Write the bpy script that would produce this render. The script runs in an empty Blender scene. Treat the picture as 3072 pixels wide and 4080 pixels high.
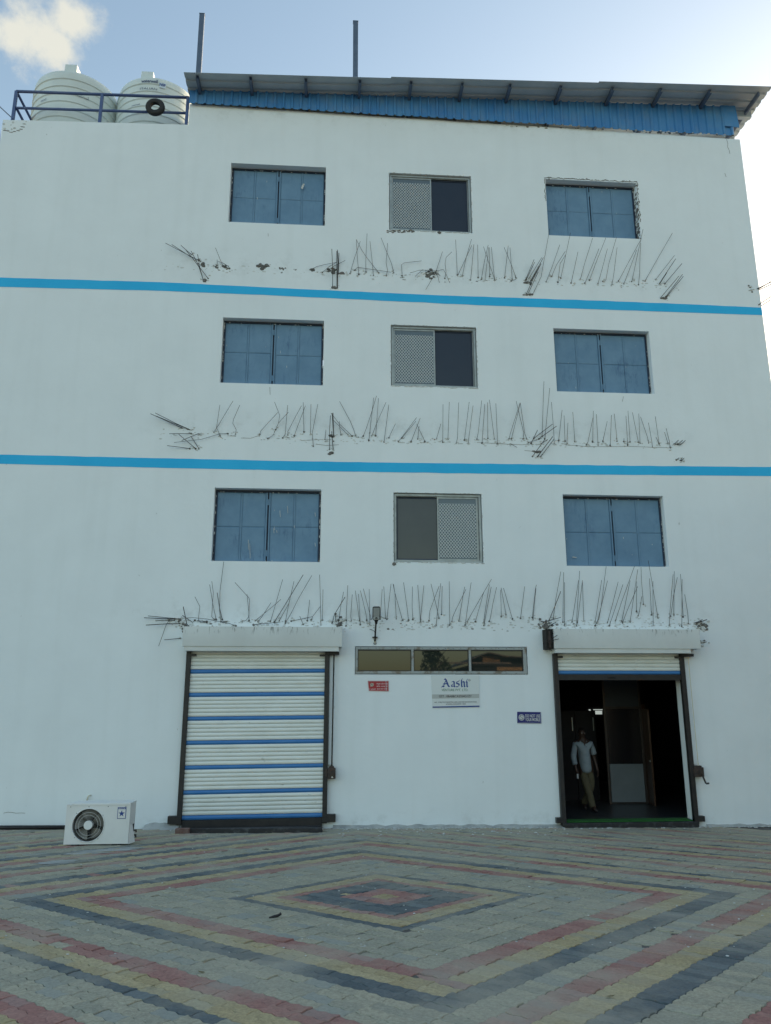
import bpy, math, random
from mathutils import Vector, Matrix, noise as mnoise
rnd = random.Random(7)
S = bpy.context.scene
R = math.radians

# ------------------------------------------------------------------ camera
IMG_W, IMG_H = 3072.0, 4080.0
FPX = 3055.36
YAW, PITCH, ROLL = 0.0722952844, 0.240512021, -0.00116523787
CAM = Vector((0.0, -15.2032027, 2.3))
_f = Vector((math.sin(YAW)*math.cos(PITCH), math.cos(YAW)*math.cos(PITCH), math.sin(PITCH)))
_r0 = Vector((math.cos(YAW), -math.sin(YAW), 0)); _u0 = _r0.cross(_f)
_r = _r0*math.cos(ROLL) + _u0*math.sin(ROLL); _u = _u0*math.cos(ROLL) - _r0*math.sin(ROLL)
cd = bpy.data.cameras.new('camera'); cam = bpy.data.objects.new('camera', cd); S.collection.objects.link(cam)
cam.matrix_world = Matrix(((_r.x, _u.x, -_f.x, CAM.x), (_r.y, _u.y, -_f.y, CAM.y), (_r.z, _u.z, -_f.z, CAM.z), (0, 0, 0, 1)))
cd.sensor_fit = 'VERTICAL'; cd.sensor_height = 24.0; cd.lens = FPX/IMG_H*24.0
cd.clip_start = 0.05; cd.clip_end = 3000
S.camera = cam

# ------------------------------------------------------------------ sky, sun, exposure
SUN_EL = R(8); SUN_AZ = R(48)          # azimuth from +Y (behind the building) towards +X (right)
sun_dir = Vector((math.sin(SUN_AZ)*math.cos(SUN_EL), math.cos(SUN_AZ)*math.cos(SUN_EL), math.sin(SUN_EL)))
SKY_STRENGTH = 0.15
world = bpy.data.worlds.new('World'); S.world = world; world.use_nodes = True
nt = world.node_tree; nt.nodes.clear()
N = nt.nodes.new; L = nt.links.new
out = N('ShaderNodeOutputWorld'); bg = N('ShaderNodeBackground'); sky = N('ShaderNodeTexSky')
sky.sky_type = 'NISHITA'; sky.sun_disc = False; sky.sun_elevation = SUN_EL; sky.sun_rotation = SUN_AZ
sky.air_density = 1.15; sky.dust_density = 2.3; sky.ozone_density = 0.95; sky.altitude = 250
bg.inputs['Strength'].default_value = SKY_STRENGTH
def pix_dir(px, py):
    return (_f + _r*((px-IMG_W/2)/FPX) - _u*((py-IMG_H/2)/FPX)).normalized()
geo = N('ShaderNodeTexCoord')
nz = N('ShaderNodeTexNoise'); nz.inputs['Scale'].default_value = 13.0; nz.inputs['Detail'].default_value = 9; nz.inputs['Roughness'].default_value = 0.62
L(geo.outputs['Generated'], nz.inputs['Vector'])
acc = None
clouds = [(pix_dir(150, 175), 0.060), (pix_dir(285, 95), 0.045), (pix_dir(60, 140), 0.05), (pix_dir(240, 190), 0.045),
          (Vector((-0.8, -0.5, 0.45)).normalized(), 0.16), (Vector((0.35, -0.8, 0.5)).normalized(), 0.14),
          (Vector((-0.2, -0.75, 0.33)).normalized(), 0.12), (Vector((-0.9, 0.2, 0.6)).normalized(), 0.12)]
for d, rad in clouds:
    dp = N('ShaderNodeVectorMath'); dp.operation = 'DISTANCE'; dp.inputs[1].default_value = d
    L(geo.outputs['Generated'], dp.inputs[0])
    mr = N('ShaderNodeMapRange'); mr.inputs['From Min'].default_value = 0; mr.inputs['From Max'].default_value = rad
    mr.inputs['To Min'].default_value = 1; mr.inputs['To Max'].default_value = 0
    L(dp.outputs['Value'], mr.inputs['Value'])
    if acc is None: acc = mr.outputs['Result']
    else:
        mx = N('ShaderNodeMath'); mx.operation = 'MAXIMUM'; L(acc, mx.inputs[0]); L(mr.outputs['Result'], mx.inputs[1]); acc = mx.outputs[0]
# density = falloff*1.3 + (noise-.5)*2.4
m1 = N('ShaderNodeMath'); m1.operation = 'MULTIPLY_ADD'; L(nz.outputs['Fac'], m1.inputs[0]); m1.inputs[1].default_value = 2.6; m1.inputs[2].default_value = -1.5
m2 = N('ShaderNodeMath'); m2.operation = 'MULTIPLY_ADD'; L(acc, m2.inputs[0]); m2.inputs[1].default_value = 1.25; L(m1.outputs[0], m2.inputs[2])
m3 = N('ShaderNodeMapRange'); m3.interpolation_type = 'SMOOTHSTEP'; m3.inputs['From Min'].default_value = 0.0; m3.inputs['From Max'].default_value = 0.74
L(m2.outputs[0], m3.inputs['Value'])
gate = N('ShaderNodeMapRange'); gate.inputs['From Max'].default_value = 0.12; L(acc, gate.inputs['Value'])
m4 = N('ShaderNodeMath'); m4.operation = 'MULTIPLY'; L(m3.outputs['Result'], m4.inputs[0]); L(gate.outputs['Result'], m4.inputs[1])
m5 = N('ShaderNodeMath'); m5.operation = 'MULTIPLY'; L(m4.outputs[0], m5.inputs[0]); m5.inputs[1].default_value = 0.92
cm = N('ShaderNodeMix'); cm.data_type = 'RGBA'; L(m5.outputs[0], cm.inputs[0]); L(sky.outputs['Color'], cm.inputs[6])
cm.inputs[7].default_value = (1.95, 1.92, 1.68, 1)
L(cm.outputs[2], bg.inputs['Color']); L(bg.outputs[0], out.inputs['Surface'])

sd = bpy.data.lights.new('sun', 'SUN'); sun = bpy.data.objects.new('sun', sd); S.collection.objects.link(sun)
sd.energy = 3.0; sd.angle = R(0.53); sd.color = (1.0, 0.86, 0.68)
sun.rotation_euler = (-sun_dir).to_track_quat('-Z', 'Y').to_euler(); sun.location = (30, 20, 40)
S.view_settings.view_transform = 'Standard'; S.view_settings.look = 'None'
S.view_settings.exposure = 1.54; S.view_settings.gamma = 1.0; S.view_settings.use_curve_mapping = False

# ------------------------------------------------------------------ pixel -> place helpers (measuring only)
def ray(px, py): return _f + _r*((px-IMG_W/2)/FPX) - _u*((py-IMG_H/2)/FPX)
def P(px, py, y=0.0):
    d = ray(px, py); t = (y-CAM.y)/d.y; return CAM + d*t
def PZ(px, py, z):
    d = ray(px, py); t = (z-CAM.z)/d.z; return CAM + d*t
SX, SY = -0.0085, -0.05
def gz(x, y): return SX*(x-0.5) + SY*y
def PG(px, py):
    d = ray(px, py); n = Vector((-SX, -SY, 1)); t = (-SX*0.5 - n.dot(CAM))/n.dot(d); return CAM + d*t

# ------------------------------------------------------------------ materials
def srgb(h):
    h = h.lstrip('#'); v = [int(h[i:i+2], 16)/255 for i in (0, 2, 4)]
    return tuple((c/12.92 if c <= 0.04045 else ((c+0.055)/1.055)**2.4) for c in v)
def mat(name, c1, c2=None, scale=4.0, rough=0.6, bump=0.0, bscale=60.0, metal=0.0, spec=0.5, lo=0.35, hi=0.65, stretch=(1, 1, 1), ior=None, detail=6, rvar=0.0):
    m = bpy.data.materials.new(name); m.use_nodes = True; t = m.node_tree; b = t.nodes['Principled BSDF']
    b.inputs['Roughness'].default_value = rough; b.inputs['Metallic'].default_value = metal
    b.inputs['Specular IOR Level'].default_value = spec
    if ior: b.inputs['IOR'].default_value = ior
    tc = t.nodes.new('ShaderNodeTexCoord'); mp = t.nodes.new('ShaderNodeMapping'); mp.inputs['Scale'].default_value = stretch
    t.links.new(tc.outputs['Object'], mp.inputs['Vector'])
    if c2 is None: b.inputs['Base Color'].default_value = (*c1, 1)
    else:
        n = t.nodes.new('ShaderNodeTexNoise'); n.inputs['Scale'].default_value = scale; n.inputs['Detail'].default_value = detail; n.inputs['Roughness'].default_value = 0.6
        t.links.new(mp.outputs[0], n.inputs['Vector'])
        r = t.nodes.new('ShaderNodeMapRange'); r.inputs['From Min'].default_value = lo; r.inputs['From Max'].default_value = hi
        t.links.new(n.outputs['Fac'], r.inputs['Value'])
        x = t.nodes.new('ShaderNodeMix'); x.data_type = 'RGBA'; t.links.new(r.outputs[0], x.inputs[0])
        x.inputs[6].default_value = (*c1, 1); x.inputs[7].default_value = (*c2, 1)
        t.links.new(x.outputs[2], b.inputs['Base Color'])
        if rvar:
            rr = t.nodes.new('ShaderNodeMapRange'); rr.inputs['To Min'].default_value = rough; rr.inputs['To Max'].default_value = rough+rvar
            t.links.new(n.outputs['Fac'], rr.inputs['Value']); t.links.new(rr.outputs[0], b.inputs['Roughness'])
    if bump:
        n2 = t.nodes.new('ShaderNodeTexNoise'); n2.inputs['Scale'].default_value = bscale; n2.inputs['Detail'].default_value = 5
        t.links.new(tc.outputs['Object'], n2.inputs['Vector'])
        bp = t.nodes.new('ShaderNodeBump'); bp.inputs['Strength'].default_value = bump; bp.inputs['Distance'].default_value = 0.01
        t.links.new(n2.outputs['Fac'], bp.inputs['Height']); t.links.new(bp.outputs[0], b.inputs['Normal'])
    return m
def mixin(m, build):
    """insert an extra colour layer: build(tree, colour_socket) -> socket"""
    t = m.node_tree; b = t.nodes['Principled BSDF']; lk = b.inputs['Base Color'].links
    src = lk[0].from_socket if lk else None
    if src is None:
        rgb = t.nodes.new('ShaderNodeRGB'); rgb.outputs[0].default_value = b.inputs['Base Color'].default_value; src = rgb.outputs[0]
    t.links.new(build(t, src), b.inputs['Base Color'])

M = {}
WALLC = (0.84, 0.90, 0.93)
M['wall'] = mat('white_wall_paint', WALLC, tuple(c*0.945 for c in WALLC), scale=0.9, rough=0.85, bump=0.35, bscale=9, spec=0.2, lo=0.3, hi=0.7)
def wall_dirt(t, src):
    g = t.nodes.new('ShaderNodeNewGeometry'); sx = t.nodes.new('ShaderNodeSeparateXYZ'); t.links.new(g.outputs['Position'], sx.inputs[0])
    # brushy smudges of bare plaster in the rows where the slab edges were broken away
    acc = None
    for z0, w in ((11.55, 0.5), (7.85, 0.42), (3.95, 0.42), (15.5, 0.35), (0.08, 0.28)):
        a = t.nodes.new('ShaderNodeMath'); a.operation = 'SUBTRACT'; t.links.new(sx.outputs[2], a.inputs[0]); a.inputs[1].default_value = z0
        ab = t.nodes.new('ShaderNodeMath'); ab.operation = 'ABSOLUTE'; t.links.new(a.outputs[0], ab.inputs[0])
        mr = t.nodes.new('ShaderNodeMapRange'); mr.inputs['From Max'].default_value = w; mr.inputs['To Min'].default_value = 1; mr.inputs['To Max'].default_value = 0
        t.links.new(ab.outputs[0], mr.inputs['Value'])
        if acc is None: acc = mr.outputs[0]
        else:
            mx = t.nodes.new('ShaderNodeMath'); mx.operation = 'MAXIMUM'; t.links.new(acc, mx.inputs[0]); t.links.new(mr.outputs[0], mx.inputs[1]); acc = mx.outputs[0]
    n = t.nodes.new('ShaderNodeTexNoise'); n.inputs['Scale'].default_value = 3.2; n.inputs['Detail'].default_value = 9; n.inputs['Roughness'].default_value = 0.7
    t.links.new(g.outputs['Position'], n.inputs['Vector'])
    k = t.nodes.new('ShaderNodeMapRange'); k.inputs['From Min'].default_value = 0.5; k.inputs['From Max'].default_value = 0.75; t.links.new(n.outputs['Fac'], k.inputs['Value'])
    mm = t.nodes.new('ShaderNodeMath'); mm.operation = 'MULTIPLY'; t.links.new(acc, mm.inputs[0]); t.links.new(k.outputs[0], mm.inputs[1])
    xx = t.nodes.new('ShaderNodeMath'); xx.operation = 'SUBTRACT'; t.links.new(sx.outputs[0], xx.inputs[0]); xx.inputs[1].default_value = 1.9
    xa = t.nodes.new('ShaderNodeMath'); xa.operation = 'ABSOLUTE'; t.links.new(xx.outputs[0], xa.inputs[0])
    xm_ = t.nodes.new('ShaderNodeMapRange'); xm_.inputs['From Min'].default_value = 5.0; xm_.inputs['From Max'].default_value = 6.3; xm_.inputs['To Min'].default_value = 0.42; xm_.inputs['To Max'].default_value = 0.04; t.links.new(xa.outputs[0], xm_.inputs['Value'])
    m2 = t.nodes.new('ShaderNodeMath'); m2.operation = 'MULTIPLY'; t.links.new(mm.outputs[0], m2.inputs[0]); t.links.new(xm_.outputs[0], m2.inputs[1])
    x = t.nodes.new('ShaderNodeMix'); x.data_type = 'RGBA'; t.links.new(m2.outputs[0], x.inputs[0]); t.links.new(src, x.inputs[6]); x.inputs[7].default_value = (0.40, 0.42, 0.41, 1)
    # long faint vertical roller/rain marks
    mp = t.nodes.new('ShaderNodeMapping'); mp.inputs['Scale'].default_value = (2.2, 1, 0.16); t.links.new(g.outputs['Position'], mp.inputs[0])
    n3 = t.nodes.new('ShaderNodeTexNoise'); n3.inputs['Scale'].default_value = 1.6; n3.inputs['Detail'].default_value = 8; t.links.new(mp.outputs[0], n3.inputs['Vector'])
    k3 = t.nodes.new('ShaderNodeMapRange'); k3.inputs['From Min'].default_value = 0.5; k3.inputs['From Max'].default_value = 0.8; k3.inputs['To Max'].default_value = 0.10; t.links.new(n3.outputs['Fac'], k3.inputs['Value'])
    y = t.nodes.new('ShaderNodeMix'); y.data_type = 'RGBA'; t.links.new(k3.outputs[0], y.inputs[0]); t.links.new(x.outputs[2], y.inputs[6]); y.inputs[7].default_value = (0.52, 0.56, 0.54, 1)
    # small dark scuffs and chips
    mp4 = t.nodes.new('ShaderNodeMapping'); mp4.inputs['Scale'].default_value = (1, 1, 0.45); t.links.new(g.outputs['Position'], mp4.inputs[0])
    n4 = t.nodes.new('ShaderNodeTexNoise'); n4.inputs['Scale'].default_value = 13; n4.inputs['Detail'].default_value = 3; t.links.new(mp4.outputs[0], n4.inputs['Vector'])
    k4 = t.nodes.new('ShaderNodeMapRange'); k4.inputs['From Min'].default_value = 0.735; k4.inputs['From Max'].default_value = 0.79; k4.inputs['To Max'].default_value = 0.5; t.links.new(n4.outputs['Fac'], k4.inputs['Value'])
    w = t.nodes.new('ShaderNodeMix'); w.data_type = 'RGBA'; t.links.new(k4.outputs[0], w.inputs[0]); t.links.new(y.outputs[2], w.inputs[6]); w.inputs[7].default_value = (0.25, 0.26, 0.25, 1)
    return w.outputs[2]
mixin(M['wall'], wall_dirt)
M['plaster'] = mat('chipped_plaster', (0.70, 0.73, 0.72), (0.48, 0.50, 0.49), scale=14, rough=0.95, bump=0.8, bscale=40)
M['pit'] = mat('dark_broken_concrete', (0.10, 0.10, 0.095), (0.22, 0.21, 0.20), scale=18, rough=0.95, bump=0.9, bscale=50)
M['concrete'] = mat('grey_concrete', (0.20, 0.20, 0.19), (0.09, 0.09, 0.085), scale=16, rough=0.95, bump=0.9, bscale=45)
M['stripe'] = mat('blue_stripe_paint', (0.028, 0.46, 0.84), (0.036, 0.50, 0.88), scale=1.2, rough=0.7, spec=0.3, bump=0.2, bscale=14)
M['rebar'] = mat('rusty_steel_rod', (0.018, 0.018, 0.019), (0.045, 0.034, 0.027), scale=20, rough=0.8)
M['shutter'] = mat('dusty_blue_steel', (0.125, 0.240, 0.365), (0.155, 0.280, 0.41), scale=3.5, rough=0.5, bump=0.15, bscale=7, spec=0.4)
def shutter_wear(t, src):
    tc = t.nodes.new('ShaderNodeNewGeometry'); mp = t.nodes.new('ShaderNodeMapping'); mp.inputs['Scale'].default_value = (1, 1, 0.28); t.links.new(tc.outputs['Position'], mp.inputs[0])
    n = t.nodes.new('ShaderNodeTexNoise'); n.inputs['Scale'].default_value = 16; n.inputs['Detail'].default_value = 7; n.inputs['Roughness'].default_value = 0.7; t.links.new(mp.outputs[0], n.inputs['Vector'])
    n2 = t.nodes.new('ShaderNodeTexNoise'); n2.inputs['Scale'].default_value = 1.3; t.links.new(tc.outputs['Position'], n2.inputs['Vector'])
    k2 = t.nodes.new('ShaderNodeMapRange'); k2.inputs['From Min'].default_value = 0.45; k2.inputs['From Max'].default_value = 0.65; t.links.new(n2.outputs['Fac'], k2.inputs['Value'])
    k = t.nodes.new('ShaderNodeMapRange'); k.inputs['From Min'].default_value = 0.5; k.inputs['From Max'].default_value = 0.66; k.inputs['To Max'].default_value = 0.7; t.links.new(n.outputs['Fac'], k.inputs['Value'])
    mm = t.nodes.new('ShaderNodeMath'); mm.operation = 'MULTIPLY'; t.links.new(k.outputs[0], mm.inputs[0]); t.links.new(k2.outputs[0], mm.inputs[1])
    x = t.nodes.new('ShaderNodeMix'); x.data_type = 'RGBA'; t.links.new(mm.outputs[0], x.inputs[0]); t.links.new(src, x.inputs[6]); x.inputs[7].default_value = (0.055, 0.12, 0.23, 1)
    return x.outputs[2]
mixin(M['shutter'], shutter_wear)
M['shutter_dark'] = mat('dark_blue_steel', (0.018, 0.03, 0.06), rough=0.6)
M['alu'] = mat('dull_aluminium', (0.40, 0.44, 0.44), (0.30, 0.33, 0.33), scale=6, rough=0.45, metal=0.35)
M['alu_dirty'] = mat('plaster_splashed_aluminium', (0.36, 0.39, 0.39), (0.20, 0.17, 0.13), scale=5, rough=0.6, lo=0.5, hi=0.62)
M['glass_navy'] = mat('dark_navy_glass', (0.012, 0.019, 0.034), (0.016, 0.022, 0.036), scale=2, rough=0.08, ior=1.5, spec=0.5)
M['glass_grey'] = mat('grey_tinted_glass', (0.125, 0.165, 0.195), (0.11, 0.145, 0.17), scale=2, rough=0.12, ior=1.5)
M['glass_mirror'] = mat('olive_reflective_glass', (0.020, 0.026, 0.024), rough=0.02, ior=1.75)
M['glass_mirror'].node_tree.nodes['Principled BSDF'].inputs['Specular Tint'].default_value = (0.72, 0.83, 1.0, 1)
M['grille'] = mat('white_grille_wire', (0.72, 0.76, 0.76), rough=0.5)
M['slat'] = mat('white_shutter_slat', (0.83, 0.87, 0.85), (0.76, 0.79, 0.75), scale=1.7, rough=0.42, spec=0.4, stretch=(1, 1, 3))
def slat_dirt(t, src):
    g = t.nodes.new('ShaderNodeNewGeometry'); mp = t.nodes.new('ShaderNodeMapping'); mp.inputs['Scale'].default_value = (0.5, 1, 1.8); t.links.new(g.outputs['Position'], mp.inputs[0])
    n = t.nodes.new('ShaderNodeTexNoise'); n.inputs['Scale'].default_value = 14; n.inputs['Detail'].default_value = 6; t.links.new(mp.outputs[0], n.inputs['Vector'])
    k = t.nodes.new('ShaderNodeMapRange'); k.inputs['From Min'].default_value = 0.66; k.inputs['From Max'].default_value = 0.76; k.inputs['To Max'].default_value = 0.5; t.links.new(n.outputs['Fac'], k.inputs['Value'])
    x = t.nodes.new('ShaderNodeMix'); x.data_type = 'RGBA'; t.links.new(k.outputs[0], x.inputs[0]); t.links.new(src, x.inputs[6]); x.inputs[7].default_value = (0.34, 0.33, 0.27, 1)
    return x.outputs[2]
mixin(M['slat'], slat_dirt)
M['slat_blue'] = mat('blue_shutter_slat', (0.040, 0.185, 0.48), (0.06, 0.22, 0.52), scale=2, rough=0.4, spec=0.4)
M['box'] = mat('grey_cover_sheet', (0.70, 0.735, 0.73), (0.62, 0.65, 0.645), scale=1.2, rough=0.5, spec=0.35, stretch=(1, 1, 0.6), bump=0.25, bscale=2.2)
def box_drips(t, src):
    g = t.nodes.new('ShaderNodeNewGeometry'); mp = t.nodes.new('ShaderNodeMapping'); mp.inputs['Scale'].default_value = (1, 0.2, 0.22); t.links.new(g.outputs['Position'], mp.inputs[0])
    n = t.nodes.new('ShaderNodeTexNoise'); n.inputs['Scale'].default_value = 26; n.inputs['Detail'].default_value = 4; t.links.new(mp.outputs[0], n.inputs['Vector'])
    sx = t.nodes.new('ShaderNodeSeparateXYZ'); t.links.new(g.outputs['Position'], sx.inputs[0])
    zz = t.nodes.new('ShaderNodeMapRange'); zz.inputs['From Min'].default_value = 3.50; zz.inputs['From Max'].default_value = 3.66; t.links.new(sx.outputs[2], zz.inputs['Value'])
    k = t.nodes.new('ShaderNodeMapRange'); k.inputs['From Min'].default_value = 0.58; k.inputs['From Max'].default_value = 0.66; k.inputs['To Max'].default_value = 0.75; t.links.new(n.outputs['Fac'], k.inputs['Value'])
    mm = t.nodes.new('ShaderNodeMath'); mm.operation = 'MULTIPLY'; t.links.new(k.outputs[0], mm.inputs[0]); t.links.new(zz.outputs[0], mm.inputs[1])
    x = t.nodes.new('ShaderNodeMix'); x.data_type = 'RGBA'; t.links.new(mm.outputs[0], x.inputs[0]); t.links.new(src, x.inputs[6]); x.inputs[7].default_value = (0.13, 0.14, 0.13, 1)
    return x.outputs[2]
mixin(M['box'], box_drips)
M['black'] = mat('black_painted_steel', (0.012, 0.012, 0.015), (0.024, 0.022, 0.022), scale=8, rough=0.5, bump=0.2, bscale=20)
M['gear'] = mat('rusty_black_gearbox', (0.030, 0.024, 0.023), (0.07, 0.045, 0.036), scale=9, rough=0.6, bump=0.4, bscale=30)
M['stone_black'] = mat('worn_black_threshold', (0.018, 0.019, 0.022), (0.10, 0.105, 0.11), scale=7, rough=0.55, lo=0.52, hi=0.75, bump=0.5, bscale=22)
M['roof'] = mat('grey_galvanised_sheet', (0.37, 0.44, 0.49), (0.46, 0.52, 0.56), scale=1.5, rough=0.45, metal=0.0)
M['clad'] = mat('blue_coated_sheet', (0.042, 0.20, 0.49), (0.075, 0.26, 0.53), scale=1.3, rough=0.45, spec=0.45)
def clad_dust(t, src):
    g = t.nodes.new('ShaderNodeNewGeometry'); mp = t.nodes.new('ShaderNodeMapping'); mp.inputs['Scale'].default_value = (1, 1, 0.6); t.links.new(g.outputs['Position'], mp.inputs[0])
    n = t.nodes.new('ShaderNodeTexNoise'); n.inputs['Scale'].default_value = 2.4; n.inputs['Detail'].default_value = 9; n.inputs['Roughness'].default_value = 0.75; t.links.new(mp.outputs[0], n.inputs['Vector'])
    k = t.nodes.new('ShaderNodeMapRange'); k.inputs['From Min'].default_value = 0.48; k.inputs['From Max'].default_value = 0.75; k.inputs['To Max'].default_value = 0.5; t.links.new(n.outputs['Fac'], k.inputs['Value'])
    x = t.nodes.new('ShaderNodeMix'); x.data_type = 'RGBA'; t.links.new(k.outputs[0], x.inputs[0]); t.links.new(src, x.inputs[6]); x.inputs[7].default_value = (0.22, 0.30, 0.36, 1)
    return x.outputs[2]
mixin(M['clad'], clad_dust)
M['frame_blue'] = mat('blue_grey_steel', (0.095, 0.135, 0.205), (0.075, 0.11, 0.175), scale=6, rough=0.5)
M['rail'] = mat('blue_railing_paint', (0.055, 0.095, 0.235), (0.075, 0.115, 0.25), scale=5, rough=0.4)
M['tank'] = mat('white_tank_plastic', (0.71, 0.775, 0.755), (0.61, 0.67, 0.66), scale=1.4, rough=0.4, spec=0.45, lo=0.4, hi=0.7)
M['tank_text'] = mat('navy_print', (0.02, 0.035, 0.11), rough=0.5)
M['sticker'] = mat('pale_sticker', (0.62, 0.72, 0.80), rough=0.4)
M['rubber'] = mat('black_rubber', (0.016, 0.016, 0.017), (0.03, 0.03, 0.03), scale=14, rough=0.75)
M['ac'] = mat('cream_white_casing', (0.77, 0.785, 0.78), (0.69, 0.70, 0.69), scale=1.8, rough=0.42, spec=0.4, lo=0.42, hi=0.75)
M['ac_dark'] = mat('dark_coil', (0.012, 0.012, 0.012), rough=0.7)
M['fan'] = mat('grey_fan_plastic', (0.30, 0.29, 0.26), (0.22, 0.215, 0.20), scale=6, rough=0.45)
M['wire_grey'] = mat('grey_guard_wire', (0.10, 0.10, 0.095), rough=0.5)
M['white_print'] = mat('white_print', (0.72, 0.73, 0.72), rough=0.5)
M['blue_print'] = mat('blue_print', (0.012, 0.055, 0.26), rough=0.5)
M['navy'] = mat('navy_sign_face', (0.010, 0.018, 0.16), (0.014, 0.022, 0.17), scale=4, rough=0.4)
M['red'] = mat('red_sign_face', (0.40, 0.018, 0.028), (0.34, 0.02, 0.03), scale=6, rough=0.45)
M['pink_print'] = mat('pinkish_print', (0.72, 0.55, 0.55), rough=0.5)
M['sign_white'] = mat('off_white_sign_face', (0.70, 0.745, 0.75), rough=0.5)
M['sign_grey'] = mat('pale_grey_band', (0.47, 0.49, 0.48), rough=0.5)
M['green_print'] = mat('green_print', (0.03, 0.17, 0.07), rough=0.5)
M['black_print'] = mat('black_print', (0.02, 0.02, 0.022), rough=0.5)
M['mat_green'] = mat('green_artificial_turf', (0.012, 0.10, 0.014), (0.02, 0.15, 0.022), scale=60, rough=0.9, bump=1.0, bscale=150)
M['led'] = mat('grey_led_panel', (0.34, 0.36, 0.36), (0.29, 0.31, 0.31), scale=90, rough=0.3)
M['led_pale'] = mat('pale_sensor_plate', (0.42, 0.45, 0.45), rough=0.35)
M['pole_white'] = mat('cream_bracket', (0.62, 0.60, 0.50), rough=0.5)
M['brick'] = mat('dusty_red_brick', (0.16, 0.08, 0.065), (0.22, 0.16, 0.14), scale=12, rough=0.95, bump=0.8, bscale=40)
M['cement'] = mat('dried_cement', (0.46, 0.47, 0.45), (0.30, 0.31, 0.30), scale=5, rough=0.95, bump=0.6, bscale=40)
M['crumb'] = mat('white_plaster_crumb', (0.62, 0.64, 0.62), (0.42, 0.43, 0.42), scale=8, rough=0.95)
M['sand'] = mat('joint_sand', (0.115, 0.11, 0.10), (0.085, 0.085, 0.08), scale=9, rough=1.0)
M['earth'] = mat('dusty_ground', (0.30, 0.26, 0.20), (0.22, 0.19, 0.15), scale=0.4, rough=1.0, bump=0.4, bscale=8)
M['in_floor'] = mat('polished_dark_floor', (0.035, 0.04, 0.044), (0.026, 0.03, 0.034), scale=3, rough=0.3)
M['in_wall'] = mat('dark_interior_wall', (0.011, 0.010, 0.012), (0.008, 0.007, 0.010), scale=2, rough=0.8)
M['partition'] = mat('dark_glass_partition', (0.010, 0.009, 0.011), rough=0.25)
M['panel_blue'] = mat('slate_blue_panel', (0.035, 0.045, 0.06), rough=0.6)
M['panel_white'] = mat('pale_grey_board', (0.17, 0.195, 0.21), (0.145, 0.17, 0.185), scale=3, rough=0.6)
M['part_frame'] = mat('dark_bronze_frame', (0.05, 0.042, 0.038), rough=0.4, metal=0.3)
M['wood'] = mat('brown_varnished_wood', (0.050, 0.019, 0.007), (0.034, 0.012, 0.005), scale=5, rough=0.35, stretch=(6, 6, 0.5))
M['skin'] = mat('brown_skin', (0.045, 0.022, 0.014), (0.036, 0.017, 0.011), scale=9, rough=0.55)
M['hair'] = mat('black_hair', (0.008, 0.007, 0.007), rough=0.6)
M['shirt'] = mat('pale_blue_cotton', (0.27, 0.32, 0.355), (0.21, 0.255, 0.29), scale=7, rough=0.9, bump=1.0, bscale=9)
M['trousers'] = mat('khaki_cotton', (0.11, 0.095, 0.055), (0.08, 0.068, 0.04), scale=6, rough=0.9, bump=0.7, bscale=13)
M['shoe'] = mat('dark_leather', (0.03, 0.025, 0.025), rough=0.45)
M['eye'] = mat('eye_white', (0.5, 0.48, 0.45), rough=0.2)
M['phone'] = mat('white_phone_shell', (0.75, 0.76, 0.76), rough=0.25)
M['bark'] = mat('bark', (0.07, 0.055, 0.04), (0.10, 0.08, 0.06), scale=6, rough=0.95)
M['leaf'] = mat('dark_leaf', (0.035, 0.055, 0.02), (0.06, 0.085, 0.03), scale=1.5, rough=0.7)
M['shed_wall'] = mat('orange_plaster', (0.42, 0.24, 0.11), (0.36, 0.20, 0.09), scale=2, rough=0.9)
M['shed_dark'] = mat('dark_opening', (0.02, 0.018, 0.016), rough=0.9)
M['shed_roof'] = mat('rusty_sheet', (0.14, 0.095, 0.07), (0.20, 0.15, 0.11), scale=2, rough=0.6)
M['dry_leaf'] = mat('dry_leaf', (0.16, 0.12, 0.05), (0.09, 0.10, 0.04), scale=30, rough=0.9)
lit = bpy.data.materials.new('daylit_window'); lit.use_nodes = True
b_ = lit.node_tree.nodes['Principled BSDF']; b_.inputs['Base Color'].default_value = (0.8, 0.85, 0.8, 1)
b_.inputs['Emission Color'].default_value = (0.85, 0.95, 0.88, 1); b_.inputs['Emission Strength'].default_value = 0.16
M['daylight'] = lit

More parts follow.
